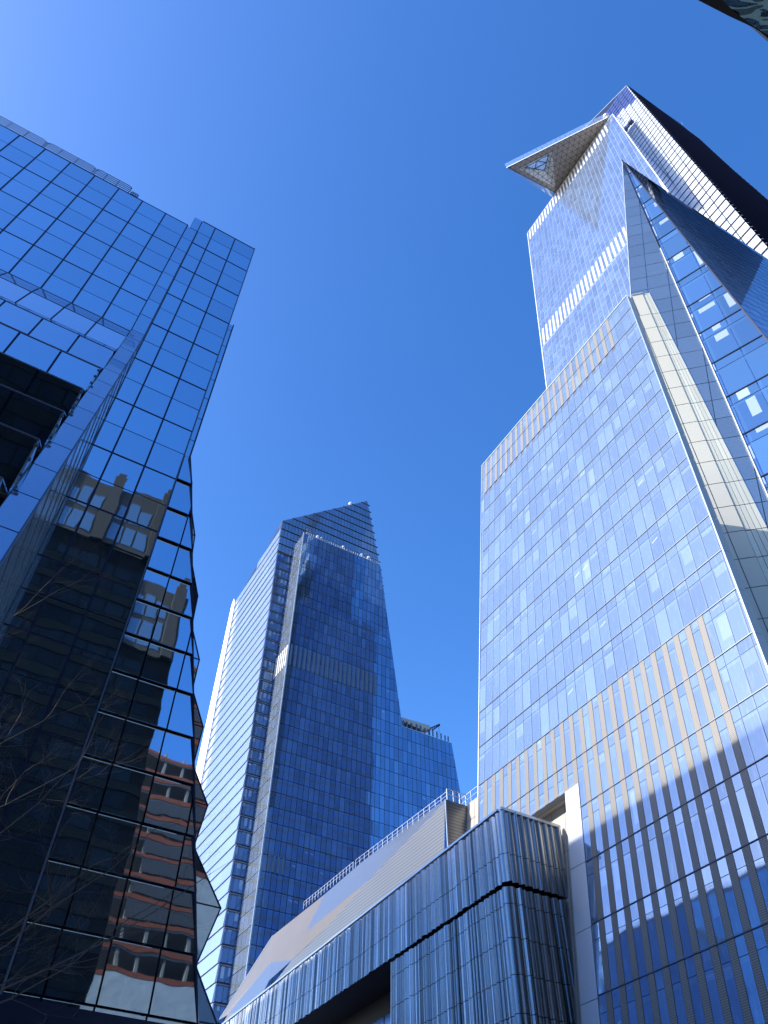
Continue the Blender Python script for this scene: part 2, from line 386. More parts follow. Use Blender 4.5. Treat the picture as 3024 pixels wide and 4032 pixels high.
# field A: flat above, stepped shingle rows below
uA = [-2.42] + [-4.3 - 1.94 * i for i in range(0, 13)]
A = Face((0, vN - .02, 0), U1, Z1)
zA = [62.75 - 2.29 * i for i in range(9)]
slab(LB, 'wall', 'navy', A, [(-30, 62.85), (-2.42, 62.85), (-2.42, 44.4), (-30, 44.4)], 0, .3)
panes(LB, 'g', A, [(-30, 62.8), (-2.42, 62.8), (-2.42, 44.4), (-30, 44.4)], uA, zA, (.045, .03), tilt=.0018)
b = MB()
for u in uA: b.box((u - .05, vN - .1, 44.4), (u + .05, vN - .03, 62.8))
for i in range(0, 9, 2): b.box((-30, vN - .1, zA[i] - .035), (-2.42, vN - .03, zA[i] + .035))
b.build('mullion_frame', 'navy', LB)
tops = [(28.9, 44.4), (28.14, 42.47), (25.72, 37.02), (23.87, 32.54), (21.96, 28.04), (20.33, 24.21), (18.45, 20.19), (16.23, 15.8)]
bots = [(28.16, 42.52), (27.09, 39.22), (25.24, 34.48), (23.7, 30.14), (22.35, 26.3), (20.87, 22.26), (18.98, 17.86), (17.0, 12.5)]
fb = MB()
for i, ((vt, zt), (vb, zb)) in enumerate(zip(tops, bots)):
    f = Face((0, vb, zb), U1, (0, (vt - vb) / (zt - zb), 1))
    slab(LB, 'wall', 'navy', f, [(-30, zb), (-2.44, zb), (-2.44, zt), (-30, zt)], -.06, .1)
    panes(LB, 'd' if i == 0 else 'g', f, [(-30, zb), (-2.44, zb), (-2.44, zt), (-30, zt)], uA, [zb, zt], (.05, .03), off=0, tilt=.003)
    fb.bar((-30, vt, zt), (-2.42, vt, zt), .03)
    if i + 1 < len(tops):                                                # ledge between the rows
        v2, zq = tops[i + 1]
        f2 = Face((0, vb, zb), U1, (0, (vb - v2) / (zb - zq), 1))
        panes(LB, 'd', f2, [(-30, zq), (-2.44, zq), (-2.44, zb), (-30, zb)], uA, [zq, zb], (.02, .02), off=0, tilt=.001)
    if i:                                                                # pale glass cheek closing each row
        k = MB(); q = [np.array((-2.42, vt, zt)), np.array((-2.42, vb, zb)), np.array((-2.42, Bv(zb), zb)), np.array((-2.42, Bv(zt), zt))]
        k.prism(q, U1, .05, .5); k.build('cheek_glass', 'fin_glass', LB)
        for t in (.1, .35, .62, .88):
            if i > 2: fb.box((-2.5, vt + (vb - vt) * t - .04, zt + (zb - zt) * t - .05), (-2.37, vt + (vb - vt) * t + .04, zt + (zb - zt) * t + .05))
fb.build('clip_rail', 'thin', LB)
b = MB(); b.box((-1.4, vN - .5, 6.9), (10.2, vN + .1, 7.75)); b.box((-1.3, vN - .2, -1.6), (9.9, vN + .1, 6.9)); b.build('base_ledge', 'navy', LB)
# roof railing with rounded panels
def rail_panel(b, u0, u1, v, z0, z1, n, w=.034, rnd=.25):
    for i in range(n):
        z = z0 + (z1 - z0) * i / (n - 1); e = rnd if i in (0, n - 1) else .0
        b.bar((u0 + e, v, z), (u1 - e, v, z), w)
    for u in (u0, u1): b.bar((u, v, z0 + rnd * .7), (u, v, z1 - rnd * .7), w)
    for u, s in ((u0, 1), (u1, -1)):
        for z, q in ((z0, 1), (z1, -1)): b.bar((u, v, z + q * rnd * .7), (u + s * rnd, v, z), w)
    for t in (.28, .62): b.bar((u0 + (u1 - u0) * t, v, z0), (u0 + (u1 - u0) * t + .02, v, z1), w * .8)
b = MB()
e = -7.75
for i in range(7):
    L_ = (3.1 if i == 0 else 4.05); rail_panel(b, e - L_ + .12, e, 30.3, 64.75, 66.75, 7); e -= L_
rail_panel(b, -7.6, -7.0, 30.3, 64.75, 66.0, 6, rnd=.1)
b.build('roof_railing', 'rail_dark', LB)
b = MB(); b.box((2.3, vN + 2, 64.8), (2.7, vN + DV - 1, 65.9)); b.build('parapet', 'navy', LB)  # hidden upstand added to raise the shadow edge on the ribbed block
b = MB()
for i in range(21):
    v0 = vN + 1 + i * 5
    for z in (65.1, 65.5, 65.9, 66.3): b.bar((2.9, v0, z), (2.9, v0 + 4.7, z), .03)
    b.bar((2.9, v0, 64.8), (2.9, v0, 66.3), .04)
b.build('roof_railing', 'rail_dark', LB)
finish(LB, {'g': ('glass_pane', 'near_glass'), 'd': ('glass_pane', 'near_dim'), 's': ('glass_pane', 'near_glass')}, {'g': 80, 'd': 20, 's': 0})

# ------------------------------------------------------------------ tall tower on the right
RT = thing('glass_skyscraper', 'tallest pale blue glass skyscraper on the right with a triangular viewing deck near its top', 'skyscraper', (60, 45, -1.6))
uP, uS, uW = 47.8, 77.1, 87.0
def lean(u0): return Face((u0, 0, 0), V1, (TL, 0, 1))
P = lean(uP)
rows = [21.2 + 5.575 * k for k in range(-1, 18)] + [121.0]
rows = [z for z in rows if z < 118.5] + [121.0]
crease = lambda z: 27.95 + .0158 * z
leftP = lambda z: 67.4 + .0225 * (z - 47) if z < 47 else 68.1 * 0 + 70.2 + (z - 48.5) * .0225
polyP = [(crease(14), 14), (52.3, 14), (52.3, 40.6), (74, 40.6), (leftP(48), 44), (leftP(121), 121), (crease(121), 121)]
polyPu = [(crease(40.6), 40.6), (70.1, 40.6), (71.9, 121), (crease(121), 121)]
polyPl = [(crease(14) , 14), (52.3, 14), (52.3, 40.6), (crease(40.6), 40.6)]
slab(RT, 'wall', 'thin', P, polyPu, 0, .8); slab(RT, 'wall', 'thin', P, polyPl, 0, .8)
cols = [29.05 + 1.6 * i for i in range(-1, 28)]
zsub = []
for z0, z1 in zip(rows[:-1], rows[1:]): zsub += [z0, z1 - 1.35]
zsub.append(121.0)
def bandP(a, z): return (z < 49.1 and a > 32.25) or (z > 109.2 and a > 33.85)
for poly in (polyPu, polyPl):
    panes(RT, 'p', P, poly, cols, zsub, (.035, .028), off=.05, tilt=.0022, sel=lambda i, j, a, z: not bandP(a, z))
    gc = []; lc = []
    for c in cols: gc += [c, c + .88]
    zs2 = rows
    panes(RT, 'p', P, poly, gc, zsub, (.02, .028), off=.05, tilt=.0022, sel=lambda i, j, a, z: bandP(a, z) and i % 2 == 1 - 1)
    panes(RT, 'l', P, poly, gc, rows, (.02, .03), off=.07, depth=.08, sel=lambda i, j, a, z: bandP(a, z) and i % 2 == 1)
b = MB()
b.bar(P.pt(crease(121), 121, .1), P.pt(71.9, 121, .1), .12); b.bar(P.pt(71.9, 121, .1), P.pt(70.1, 40.6, .1), .07); b.bar(P.pt(crease(121), 121, .1), P.pt(crease(14), 14, .1), .1)
b.build('edge_trim', 'trim', RT)
b = MB()
for z in rows[:-1]: b.bar(P.pt(crease(z), z, .1), P.pt(52.3 if z < 40 else 70.5, z, .1), .045)
b.build('storey_line', 'thin', RT)
# recess, soffit, beige wall behind and the pale pier
BW = lean(uP + 1.55)
slab(RT, 'recess_wall', 'beige_wall', BW, [(50, -2), (78.5, -2), (78.5, 49.3), (71.8, 49.3), (71.8, 45), (50, 45)], 0, .6)
b = MB()
for a in steps(52.4, 78, 2.1): b.bar(BW.pt(a, 0, .01), BW.pt(a, 49.2, .01), .02)
for z in (30, 35.6, 41.2, 46.8): b.bar(BW.pt(52.4, z, .01), BW.pt(78, z, .01), .02)
b.build('panel_joint', 'thin', RT)
b = MB(); q = [P.pt(52.4, 40.6, .02), P.pt(70.2, 40.6, .02), BW.pt(70.2, 40.6, .0), BW.pt(52.4, 40.6, .0)]
b.prism(q, np.array((0, 0, -1.)), .25); b.build('soffit', 'beige_wall', RT)
pz = [-1.6, 3, 9.5, 15.2, 21.0, 26.6, 32.4, 37.9, 41.6]
for z0, z1 in zip(pz[:-1], pz[1:]):
    b = MB(); q = [P.pt(52.35 , z0 + .03, .12), P.pt(54.45, z0 + .03, .12), P.pt(54.45, min(z1 - .03, 40.55), .12), P.pt(52.35, min(z1 - .03, 40.55), .12)]
    b.prism(q[::-1], P.n, 1.5); b.build('pier', 'pier', RT)
b = MB(); b.box((49.9, 15, 10), (60, 52.3, 13.9)); b.build('base_ledge', 'pier', RT)
b = MB(); b.box((51, 10, -1.6), (62, 52, 10)); b.build('base', 'beige_wall', RT)
# upper shaft S
S = lean(uS)
polyS = [(20, 100), (80, 100), (85.2, 344.6), (28.2, 345.2), (24.2, 190), (23.0, 100)]
polyS = [(23.0, 100), (81, 100), (85.2, 344.6), (28.2, 345.2)]
sa = S.px((2452, 632.5)); se = S.px((2487, 1169)); s4_ = S.px((2633.7, 757.3)); k_ = (se[0] - sa[0]) / (se[1] - sa[1])
ea = lambda z: sa[0] + k_ * (z - sa[1])
polyS1 = [(ea(187), 187), (82.5, 187), (85.2, 344.6), (sa[0], 344.9), sa]
polyS2 = [sa, (sa[0], 344.9), (28.2, 345.2), s4_]
for q in (polyS1, polyS2): slab(RT, 'wall', 'trim', S, q, 0, 1)
sc = [28.2 + 1.8 * i for i in range(-4, 33)]; sz = steps(345, 100, 4.05)[::-1]
def stripeS(z): return 333 < z < 345 or 224.3 < z < 236.4
for polyS in (polyS1, polyS2): panes(RT, 't', S, polyS, sc, sz, (.10, .16), off=.08, tilt=.0015, sel=lambda i, j, a, z: not stripeS(z))
gs = []
for c in sc: gs += [c, c + .95]
sz3 = [224.3, 228.3, 232.3, 236.4]; sz4 = [332.9, 336.9, 340.9, 345]
for q, polyS in ((sz3, polyS1), (sz3, polyS2), (sz4, polyS1), (sz4, polyS2)):
    panes(RT, 't', S, polyS, gs, q, (.04, .09), off=.08, tilt=.006, sel=lambda i, j, a, z: i % 2 == 0 or (z > 333 and a < 33))
    panes(RT, 'w', S, polyS, gs, [q[0], q[-1]], (.02, .05), off=.12, sel=lambda i, j, a, z: i % 2 == 1 and not (z > 333 and a < 33))
b = MB(); b.bar(S.pt(85.2, 344.6, .1), S.pt(28.2, 345.2, .1), .22); b.bar(S.pt(28.2, 345.2, .1), S.pt(*s4_, .1), .22); b.bar(S.pt(85.2, 344.6, .1), S.pt(81, 100, .1), .18); b.build('edge_trim', 'white_metal', RT)
# side return of the shaft back to the rear slab
Wf = lean(uW)
b = MB(); q = [S.pt(28.2, 345.2), S.pt(*s4_), Wf.pt(*s4_), Wf.pt(28.2, 345.2)]
b.prism(q, -V1, .4); b.build('side_wall', 'tower_glass', RT)
# rear slab W
ap = Wf.px((2470, 340)); w1 = Wf.px((2325, 485)); sl_ = (w1[1] - ap[1]) / (w1[0] - ap[0])
we = lambda z: Wf.px((3024, 975))[0] + (ap[0] - Wf.px((3024, 975))[0]) * (z - Wf.px((3024, 975))[1]) / (ap[1] - Wf.px((3024, 975))[1])
wa, wb_ = Wf.px((2440, 624.5)), Wf.px((3100, 1071)); rf_ = lambda a: ap[1] + (a - ap[0]) * sl_
polyW1 = [(we(wb_[1]), wb_[1]), wb_, wa, (wa[0], rf_(wa[0])), ap]; polyW2 = [wa, (62, wa[1]), (62, rf_(62)), (wa[0], rf_(wa[0]))]
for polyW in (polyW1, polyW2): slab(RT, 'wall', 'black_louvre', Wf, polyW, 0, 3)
wr = steps(ap[1] + 4, 100, 4.95)[::-1]; wc = [we(250) + 3.6 * i - 1.5 for i in range(-2, 22)]
wc0 = [we(250) - 3, we(250) + 2.2] + [we(250) + 2.2 + 2.9 * i for i in range(1, 24)]
up = lambda a, z: z > ap[1] + (a - ap[0]) * sl_ - 30
for polyW in (polyW1, polyW2): panes(RT, 'w2', Wf, polyW, wc0, wr, (.12, .55), off=.25, tilt=.004, depth=.4, sel=lambda i, j, a, z: not (up(a, z) and a > ap[0] + 1.5))
for polyW in (polyW1, polyW2): panes(RT, 'v', Wf, polyW, wc0, wr, (.12, .5), off=.25, tilt=.004, depth=.4, sel=lambda i, j, a, z: up(a, z) and a > ap[0] + 1.5)
b = MB(); b.bar(Wf.pt(*ap, .4), Wf.pt(62, rf_(62), .4), .25); b.build('crown_rail', 'trim', RT)
BLADES = []
# dark louvred side of the rear slab
eW = Wf.pt(we(100), 100); eT = Wf.pt(*ap)
DF = Face(eT, U1, (eT - eW)); DF.n = DF.n if DF.n[1] < 0 else -DF.n
sil = [DF.px(p) for p in ((2525.7, 379), (2583.5, 417.6), (2637.8, 455), (2684.8, 487.6), (2800, 595), (2887, 675), (2966.6, 743.6), (3024, 794))]
bot = 90.
polyD = [(0, ap[1])] + sil + [DF.px((3110, 868)), (0, DF.px((3110, 1078))[1])]; bot = min(p[1] for p in polyD)
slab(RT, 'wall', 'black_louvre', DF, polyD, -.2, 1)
for k, z in enumerate(steps(ap[1] - 2, bot, 3.1)[:99]):
    b = MB()
    # width of the side at this height
    c = clip(ccw([(-60, z - .01), (400, z - .01), (400, z + .01), (-60, z + .01)]), polyD)
    if len(c) < 3: continue
    a1 = max(p[0] for p in c); a00 = min(p[0] for p in c)
    q = [DF.pt(a00, z + .35, .0), DF.pt(a1, z + .35, .0), DF.pt(a1, z - .9, .55), DF.pt(a00, z - .9, .55)]
    b.prism(q, DF.n, .12); BLADES.append(b)
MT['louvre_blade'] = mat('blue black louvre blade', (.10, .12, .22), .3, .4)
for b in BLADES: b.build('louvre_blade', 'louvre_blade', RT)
b = MB()
fo = [DF.px(p, -2) for p in ((2684, 478), (2800, 585), (2887, 664), (3024, 779), (3024, 815), (2887, 690), (2800, 610), (2690, 500))]
q = [DF.pt(a, z, -2) for a, z in fo]
for i in range(3):
    pts = [q[i], q[i + 1], q[6 - i], q[7 - i]]; b.prism(pts, DF.n, .3)
MT['fin_blue'] = mat('pale blue fin glass', (.35, .55, .80), .5, .15)
b.build('side_fin', 'fin_blue', RT)
MT['core_glass'] = mat('banded dark glass', (.10, .20, .42), .5, .2, lines=([((0, 0, 1.), 5.5, 1.2)], (.16, .17, .2)))
b = MB(); b.box((122, 38, 0), (173, 78, 300)); b.box((66, 47, 0), (84, 65, 114)); b.box((132, 30, 290), (160, 70, 372)); b.build('core', 'core_glass', RT)
# glazed prism in front of the shaft
pA = S.pt(*S.px((2452, 632.5)), .3); pA = pA
g1 = S.pt(*S.px((2487, 1169)), .3) - pA; g1 /= g1[2]
g2 = np.array([.035, -.0619, 1.]); g3 = np.array([.0022, .0235, 1.])
zb = 25.
L1 = lambda z: pA + g1 * (z - pA[2]); L2 = lambda z: pA + g2 * (z - pA[2]); L3 = lambda z: pA + g3 * (z - pA[2])
fl = [272.75 - 13.13 * i for i in range(20)]
QM = Face(pA, L3(200) - L2(200), g2)
def two(z, La, Lb, face): return ((La(z) - face.O - (z - face.O[2]) * face.g) @ face.h, (Lb(z) - face.O - (z - face.O[2]) * face.g) @ face.h)
a0, a1 = two(zb, L2, L3, QM)
polyQ = [(0, pA[2]), (a0, zb), (a1, zb)]
slab(RT, 'wall', 'prism_side', QM, polyQ, -.4, .5)
zq = []
for z in fl: zq += [z - 3.2, z]
zq = sorted(zq)
wq = abs(a1 - a0) * (pA[2] - 209) / (pA[2] - zb)
sg = 1 if a1 > a0 else -1
panes(RT, 'q', QM, polyQ, sorted([-20 * sg, sg * .0 + 0] + [sg * (6.8 + 6 * i) for i in range(-3, 6)]), zq, (.1, .1), off=0., depth=.1, tilt=.002)
b = MB()
for z in fl:
    b.bar(L2(z), L3(z), .22)
for La, w in ((L2, .25), (L3, .25)): b.bar(La(pA[2]), La(zb), w)
b.build('prism_frame', 'navy', RT)
b = MB(); b.bar(L2(215) + QM.n * .2, L2(zb) + QM.n * .2, .16); b.bar(L1(pA[2]), L1(124), .1); b.build('edge_trim', 'white_metal', RT)
h4 = np.array([math.cos(R(66 - 60.4)), -math.sin(R(66 - 60.4)), 0])
QR = Face(pA, h4, g3)
s4 = [QR.px(p) for p in ((2633.7, 757.3), (2720.5, 815), (2802.4, 870.7), (2891.6, 934.6), (3024, 1020))]
polyR = [(0, pA[2])] + s4 + [(s4[-1][0] * 1.0 + 30, s4[-1][1] - 90), (s4[-1][0] + 30, zb), (0, zb)]
slab(RT, 'wall', 'prism_side', QR, polyR, -.3, .5)
zr = sorted(fl)
panes(RT, 'r', QR, ccw([(0, pA[2])] + s4 + [(s4[-1][0], zb), (0, zb)]), steps(0, 60, 3.4), sorted(zr + [z - 4.4 for z in fl] + [z - 8.8 for z in fl]), (.1, .2), off=.0, depth=.1, tilt=.002)
QL = Face(pA, L2(150) - L1(150), g1)
b0, b1 = two(zb, L1, L2, QL)
slab(RT, 'wall', 'prism_left', QL, [(0, pA[2]), (b0, zb), (b1, zb)], -.4, .5)
panes(RT, 'ql', QL, [(0, pA[2]), (b0, zb), (b1, zb)], steps(min(b0, b1, 0) - 1, max(b0, b1) + 1, 5.5), sorted(fl + [z - 6.5 for z in fl]), (.09, .09), off=0, depth=.1, tilt=.002)
# beige fold beside the podium: stone panels on the same plane as the side glass, plus the return at the podium edge
CR = lambda z: P.pt(crease(z), z, 0)
b = MB(); r1 = MB()
for z0, z1 in zip([14.] + [z for z in rows if 14 < z < 118] , [z for z in rows if 14 < z < 118] + [121.]):
    r1.face([CR(z0 + .04), CR(z0 + .04) + U1 * 1.1, CR(z1 - .04) + U1 * 1.1, CR(z1 - .04)])
r1.build('return_panel', 'beige_wall', RT)
gpx = [(2529, 1175), (2576, 1273.6), (2634, 1378.5), (2702.5, 1518), (2790, 1785), (2840, 1891.7), (2894, 2011.5), (2955, 2142.6), (3024, 2292)]
hpx = [(2545, 1140), (2575, 1200), (2601, 1252), (2630, 1317), (2670, 1375), (2701, 1425), (2742, 1498), (2786, 1581), (2822, 1664), (2900, 1850), (3000, 2080)]
qg = [QL.px(p) for p in gpx]; fg = np.polyfit([t[1] for t in qg], [t[0] for t in qg], 1)
qh = [QL.px(p) for p in hpx]; fh = np.polyfit([t[1] for t in qh], [t[0] for t in qh], 1)
zt = QL.px((2500, 1166))[1]; zt2_ = QL.px((2560, 1150))[1]
ga = lambda z: fg[0] * z + fg[1]
ha = lambda z: fh[0] * z + fh[1]
ql_ = sorted([QL.px(p) for p in ((2487, 1169), (2530, 1382), (2640, 1684), (2760, 2012), (2930, 2466), (3100, 2900))], key=lambda t: t[1])
aL = lambda z: float(np.interp(z, [t[1] for t in ql_], [t[0] for t in ql_]))
sgn = 1
zc = [z for z in sorted(fl) if 30 < z < zt] ; zc = [30.] + [z for q in zip(zc[:-1], zc[1:]) for z in (q[0], (q[0] + q[1]) / 2)] + [zc[-1], zt]
SB = MB(); GB = []
for z0, z1 in zip(zc[:-1], zc[1:]):
    if z1 - z0 < .4: continue
    W_ = [(-60 * sgn, -26 * sgn)] 
    g0, g1, h0, h1 = ga(z0), ga(z1), ha(z0), ha(z1)
    for k in range(16):
        w0, w1 = (g0 - aL(z0)) * sgn, (g1 - aL(z1)) * sgn
        if min(w0, w1) < 3.0 * k + .5: break
        d0 = 3.0 * k * sgn; d1 = min(3.0 * (k + 1), min(w0, w1)) * sgn; e = .08 * sgn
        SB.face([QL.pt(g0 - d1 + e, z0 + .08, .35), QL.pt(g0 - d0 - e, z0 + .08, .35), QL.pt(g1 - d0 - e, z1 - .08, .35), QL.pt(g1 - d1 + e, z1 - .08, .35)], random.random())
SB.build('stone_panel', 'beige', RT)
b = MB(); b.face([QL.pt(aL(z_), z_, .2) for z_ in (zt, 170, 150, 130, 110, 90, 70, 50, 30)] + [QL.pt(ga(30), 30, .2), QL.pt(ga(zt), zt, .2)]); b.build('backing_wall', 'thin', RT)
b = MB(); b.bar(QL.pt(aL(zt), zt, .4), QL.pt(ga(zt), zt, .4), .3); b.build('edge_trim', 'trim', RT)
MT['beige_reflection'] = mat('side glass with painted beige reflection', (.62, .62, .52), 0, .1, var=.1, bump=.01, bscale=.2, coat=.5)  # mirrored beige of the stone fold, put into the glass colour
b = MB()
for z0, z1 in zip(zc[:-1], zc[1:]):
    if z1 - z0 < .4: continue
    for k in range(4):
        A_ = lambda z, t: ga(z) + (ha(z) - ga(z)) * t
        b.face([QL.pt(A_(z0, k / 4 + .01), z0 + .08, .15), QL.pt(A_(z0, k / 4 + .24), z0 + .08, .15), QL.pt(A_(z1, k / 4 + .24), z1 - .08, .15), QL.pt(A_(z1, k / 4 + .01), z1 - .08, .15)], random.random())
b.build('painted_reflection_pane', 'beige_reflection', RT)
# viewing deck
zD = 346.
DK = lambda p: ray(p) * (zD / ray(p)[2])
T_, A_, B_ = DK((1994, 662)), DK((2177, 777.5)), DK((2390, 465))
Ai = DK((2189.7, 761))
bkA, bkB = A_ + (A_ - T_) * .3, B_ + (B_ - T_) * .03
deck = thing  # the deck is a part of the tower
hA, hB, hC = DK((2173.5, 598.5)), DK((2043, 665.4)), DK((2186, 737.7))
iA, iB, iC = [ray(p) * ((zD + 2.2) / ray(p)[2]) for p in ((2159, 609), (2069, 658), (2144, 671))]
Ti = T_ + (B_ - T_) * .012
b = MB()
outer = [Ti, Ai, Ai + (Ai - T_) * .6, B_ + (B_ - T_) * .5, B_]
b.face([Ti, B_, hA, hB]); b.face([Ti, hB, hC, Ai]); b.face([B_, hA, hC, Ai]); b.face([B_, bkB, Ai + (Ai - T_) * .3, Ai])
tri = [((math.cos(t) * UV[0] + math.sin(t) * VV[0], math.cos(t) * UV[1] + math.sin(t) * VV[1], 0), 2.1, .17) for t in (R(92), R(92 + 60), R(92 - 60))]
MT['deck_soffit'] = mat('triangular metal soffit panels', (.36, .31, .26), .3, .35, lines=(tri, (.06, .05, .05)), noise=.08, nscale=.4)
DKO = b.build('viewing_deck', 'deck_soffit', RT)
b = MB()
for x, y, X, Y in ((hA, hB, iA, iB), (hB, hC, iB, iC), (hC, hA, iC, iA)): b.face([x, y, Y, X])
MT['deck_reveal'] = mat('pale reveal panels', (.85, .86, .82), .4, .3, lines=(tri, (.1, .1, .1)))
b.build('deck_reveal', 'deck_reveal', DKO)
gl = MB(); gl.prism([iA, iB, iC], np.array((0, 0, -1.)), .1); MT['floor_glass'] = mat('glass floor', (.62, .78, .95), .2, .1, alpha=.6)
gl.build('glass_floor', 'floor_glass', DKO)
b = MB()
for x, y in ((iA, iB), (iB, iC), (iC, iA), ((iA + iB) / 2, (iB + iC) / 2), ((iA + iB) / 2, (iA + iC) / 2), ((iA + iC) / 2, (iB + iC) / 2)): b.bar(x - Z1 * .1, y - Z1 * .1, .16)
b.bar(Ti, Ai + (Ai - T_) * .5, .12); b.bar(Ti, B_, .12)
b.build('deck_frame', 'navy', DKO)
b = MB(); up3 = np.array((0, 0, 3.2)); out = np.array((-.25, .5, 0))
q = [T_, B_, B_ + np.array((0, 0, .9)), T_ + np.array((0, 0, .9))]
b.prism(q, np.array((-.3, -.95, 0)) * -1, .1); b.build('deck_fascia', 'white_metal', DKO)
b = MB()
nP = 22
for i in range(nP):
    x, y = T_ + (bkB - T_) * (i / nP), T_ + (bkB - T_) * ((i + .95) / nP)
    z0 = np.array((0, 0, 1.)); o_ = np.array((-.5, -.2, 4.4))
    b.face([x + z0, y + z0, y + o_, x + o_])
    x, y = T_ + (bkA - T_) * (i / nP), T_ + (bkA - T_) * ((i + .95) / nP)
    o_ = np.array((-.3, .8, 4.4)); b.face([x + z0, y + z0, y + o_, x + o_])
b.build('deck_parapet', 'glass_panel', DKO)
b = MB(); b.face([T_ + Z1 * .02, A_ + Z1 * .02, Ai + Z1 * .02]); b.face([T_, A_, A_ + np.array((0, 0, 1.1)), T_ + np.array((0, 0, 1.1))]); b.face([A_, bkA, bkA + Z1 * 1.1, A_ + Z1 * 1.1]); b.build('deck_side', 'prism_side', DKO)
finish(RT, {'p': ('glass_pane', 'podium_glass'), 'l': ('louvre_panel', 'louvre'), 't': ('glass_pane', 'tower_glass'), 'w': ('louvre_panel', 'louvre_pale'), 'w2': ('glass_pane', 'white_glass'),
            'v': ('glass_pane', 'violet_glass'), 'q': ('corner_window', 'prism_glass'), 'r': ('glass_pane', 'prism_side'), 'ql': ('glass_pane', 'prism_left')},
       {'p': 95, 'l': 80, 't': 0, 'w': 20, 'w2': 0, 'v': 0, 'q': 60, 'r': 0, 'ql': 5})

# ------------------------------------------------------------------ centre tower
CT = thing('glass_skyscraper', 'distant deep blue glass skyscraper in the centre with a slanted pointed crown', 'skyscraper', (95, 220, -1.6))
F3 = Face((0, 195, 0), U1, Z1); TF = Face((0, 205, 0), U1, Z1)
def e1u(z): return 68.4 + (234.8 - z) * .0155
zf = [235.3 - 4.36 * i for i in range(60)]
mid = [(74.6, -1.6), (146, -1.6), (146, 103), (139.5, 149.2), (118.7, 149.2), (109.5, 221.5), (108.2, 221.8), (74.6, 221.8)]
pc1 = [(74.6, 149.2), (119.3, 149.2), (109.4, 221.6), (74.6, 221.8)]; pc2 = [(74.6, 20), (156, 20), (139.5, 149.2), (74.6, 149.2)]
fc = [74.6 + 1.725 * i for i in range(50)]
zf3 = [221.8] + [z for z in [149.2 + 4.53 * i for i in range(16, -30, -1)] if z < 220]
for pc in (pc1, pc2):
    slab(CT, 'wall', 'navy', F3, pc, 0, .4)
    panes(CT, 'c', F3, pc, fc, zf3, (.07, .09), off=.1, tilt=.0022)
b = MB(); b.box((74.9, 195.3, 20), (108, 204.6, 221.6)); b.box((74.9, 195.3, 20), (138, 240, 149)); b.box((72, 205.3, -1.6), (138, 250, 149)); b.build('core', 'navy', CT)
st = [MB(), MB()]
gs = []
for k in range(20): st[0].box((75.2 + 1.725 * k, 194.75, 158), (75.95 + 1.725 * k, 194.95, 166.6))
for k in range(4): st[1].box((76.5 + 1.4 * k, 194.75, 90.6), (77.2 + 1.4 * k, 194.95, 95))
MT['louvre_dim'] = mat('blue grey louvre strip', (.15, .19, .24), .3, .5)
st[0].build('louvre_strip', 'louvre_dim', CT); st[1].build('louvre_strip', 'louvre_dim', CT)
# narrow slab face running back from the front edge
F2 = Face((74.55, 195, 0), V1, Z1)
slab(CT, 'wall', 'navy', F2, [(0, 20), (10.3, 20), (12.4, 221.8), (0, 221.8)], -.1, .3)
panes(CT, 'e', F2, [(0, 20), (10.3, 20), (12.2, 221.8), (0, 221.8)], [0, 3, 6, 9, 12.4], zf3, (.05, .09), off=.02, tilt=.006)
b = MB()
for k in range(6): b.box((74.3, 195.6 + 1.7 * k, 158), (74.45, 196.4 + 1.7 * k, 166.6))
b.build('louvre_strip', 'louvre_pale', CT)
b = MB(); b.box((74.4, 194.7, 20), (74.75, 195.0, 222)); b.bar((74.6, 195, 221.9), (109, 195, 221.9), .25); b.bar((119, 195, 149.4), (139.6, 195, 149.4), .2); b.build('edge_trim', 'trim', CT)
# crown and dark strip
crown = [(68.4, 234.8), (72.9, 214), (113.9, 214), (113.8, 232.5), (107.2, 270.7)]
slab(CT, 'wall', 'black', TF, [(68.4, 234.8), (69.0, 195), (115.0, 195), (115.0, 224), (107.2, 270.7)], -.4, 2)
zt_ = [234.5 + 4.2 * i for i in range(0, 10)]; zt2 = zt_ + [234.5 - 4.3 * i for i in range(1, 5)]; zt2.sort()
for z0, z1 in zip(zt2[:-1], zt2[1:]):
    panes(CT, 'k', TF, [(e1u(z0), 200), (114.5 - (z0 - 230) * .17, 200), (107.2, 270.7), (68.4, 234.8)] if False else [(68.2, 217.2), (115.5, 217.2), (114.6, 231), (107.2, 270.7), (68.4, 234.8)], [68.4 + 1.47 * i for i in range(33)], [z0, z1 - .5], (.05, .02), off=.5, depth=.5, tilt=.003)
b = MB()
for z0 in zt2:
    c = clip(ccw([(68.2, 217), (116.5, 217), (114.8, 231), (107.4, 271), (68.4, 234.8)]), [(60, z0 - .25), (120, z0 - .25), (120, z0), (60, z0)])
    if len(c) >= 3:
        a_ = min(p[0] for p in c); c_ = max(p[0] for p in c); b.box((a_, 204.3, z0 - .12), (c_ + .6, 205, z0 + .0))
b.build('crown_ledge', 'louvre', CT)
zs = [217.2 - 4.33 * i for i in range(46)]
panes(CT, 'd', TF, [(e1u(217), 217.2), (74.4, 217.2), (74.4, 20), (e1u(20), 20)], [68.2, 70.0, 71.5, 73, 74.5], [z for zz_ in zs for z in (zz_, zz_ - 3.9)], (.05, .03), off=.05, tilt=.006, sel=lambda i, j, a, z: j % 2 == 0)
slab(CT, 'wall', 'black_louvre', TF, [(e1u(217), 217.2), (74.6, 217.2), (74.6, 20), (e1u(20), 20)], -.15, .5)
for z in zs: b = MB(); b.box((e1u(z), 204.7, z - .35), (74.4, 205.05, z - .02)); b.build('sill_bar', 'thin', CT)
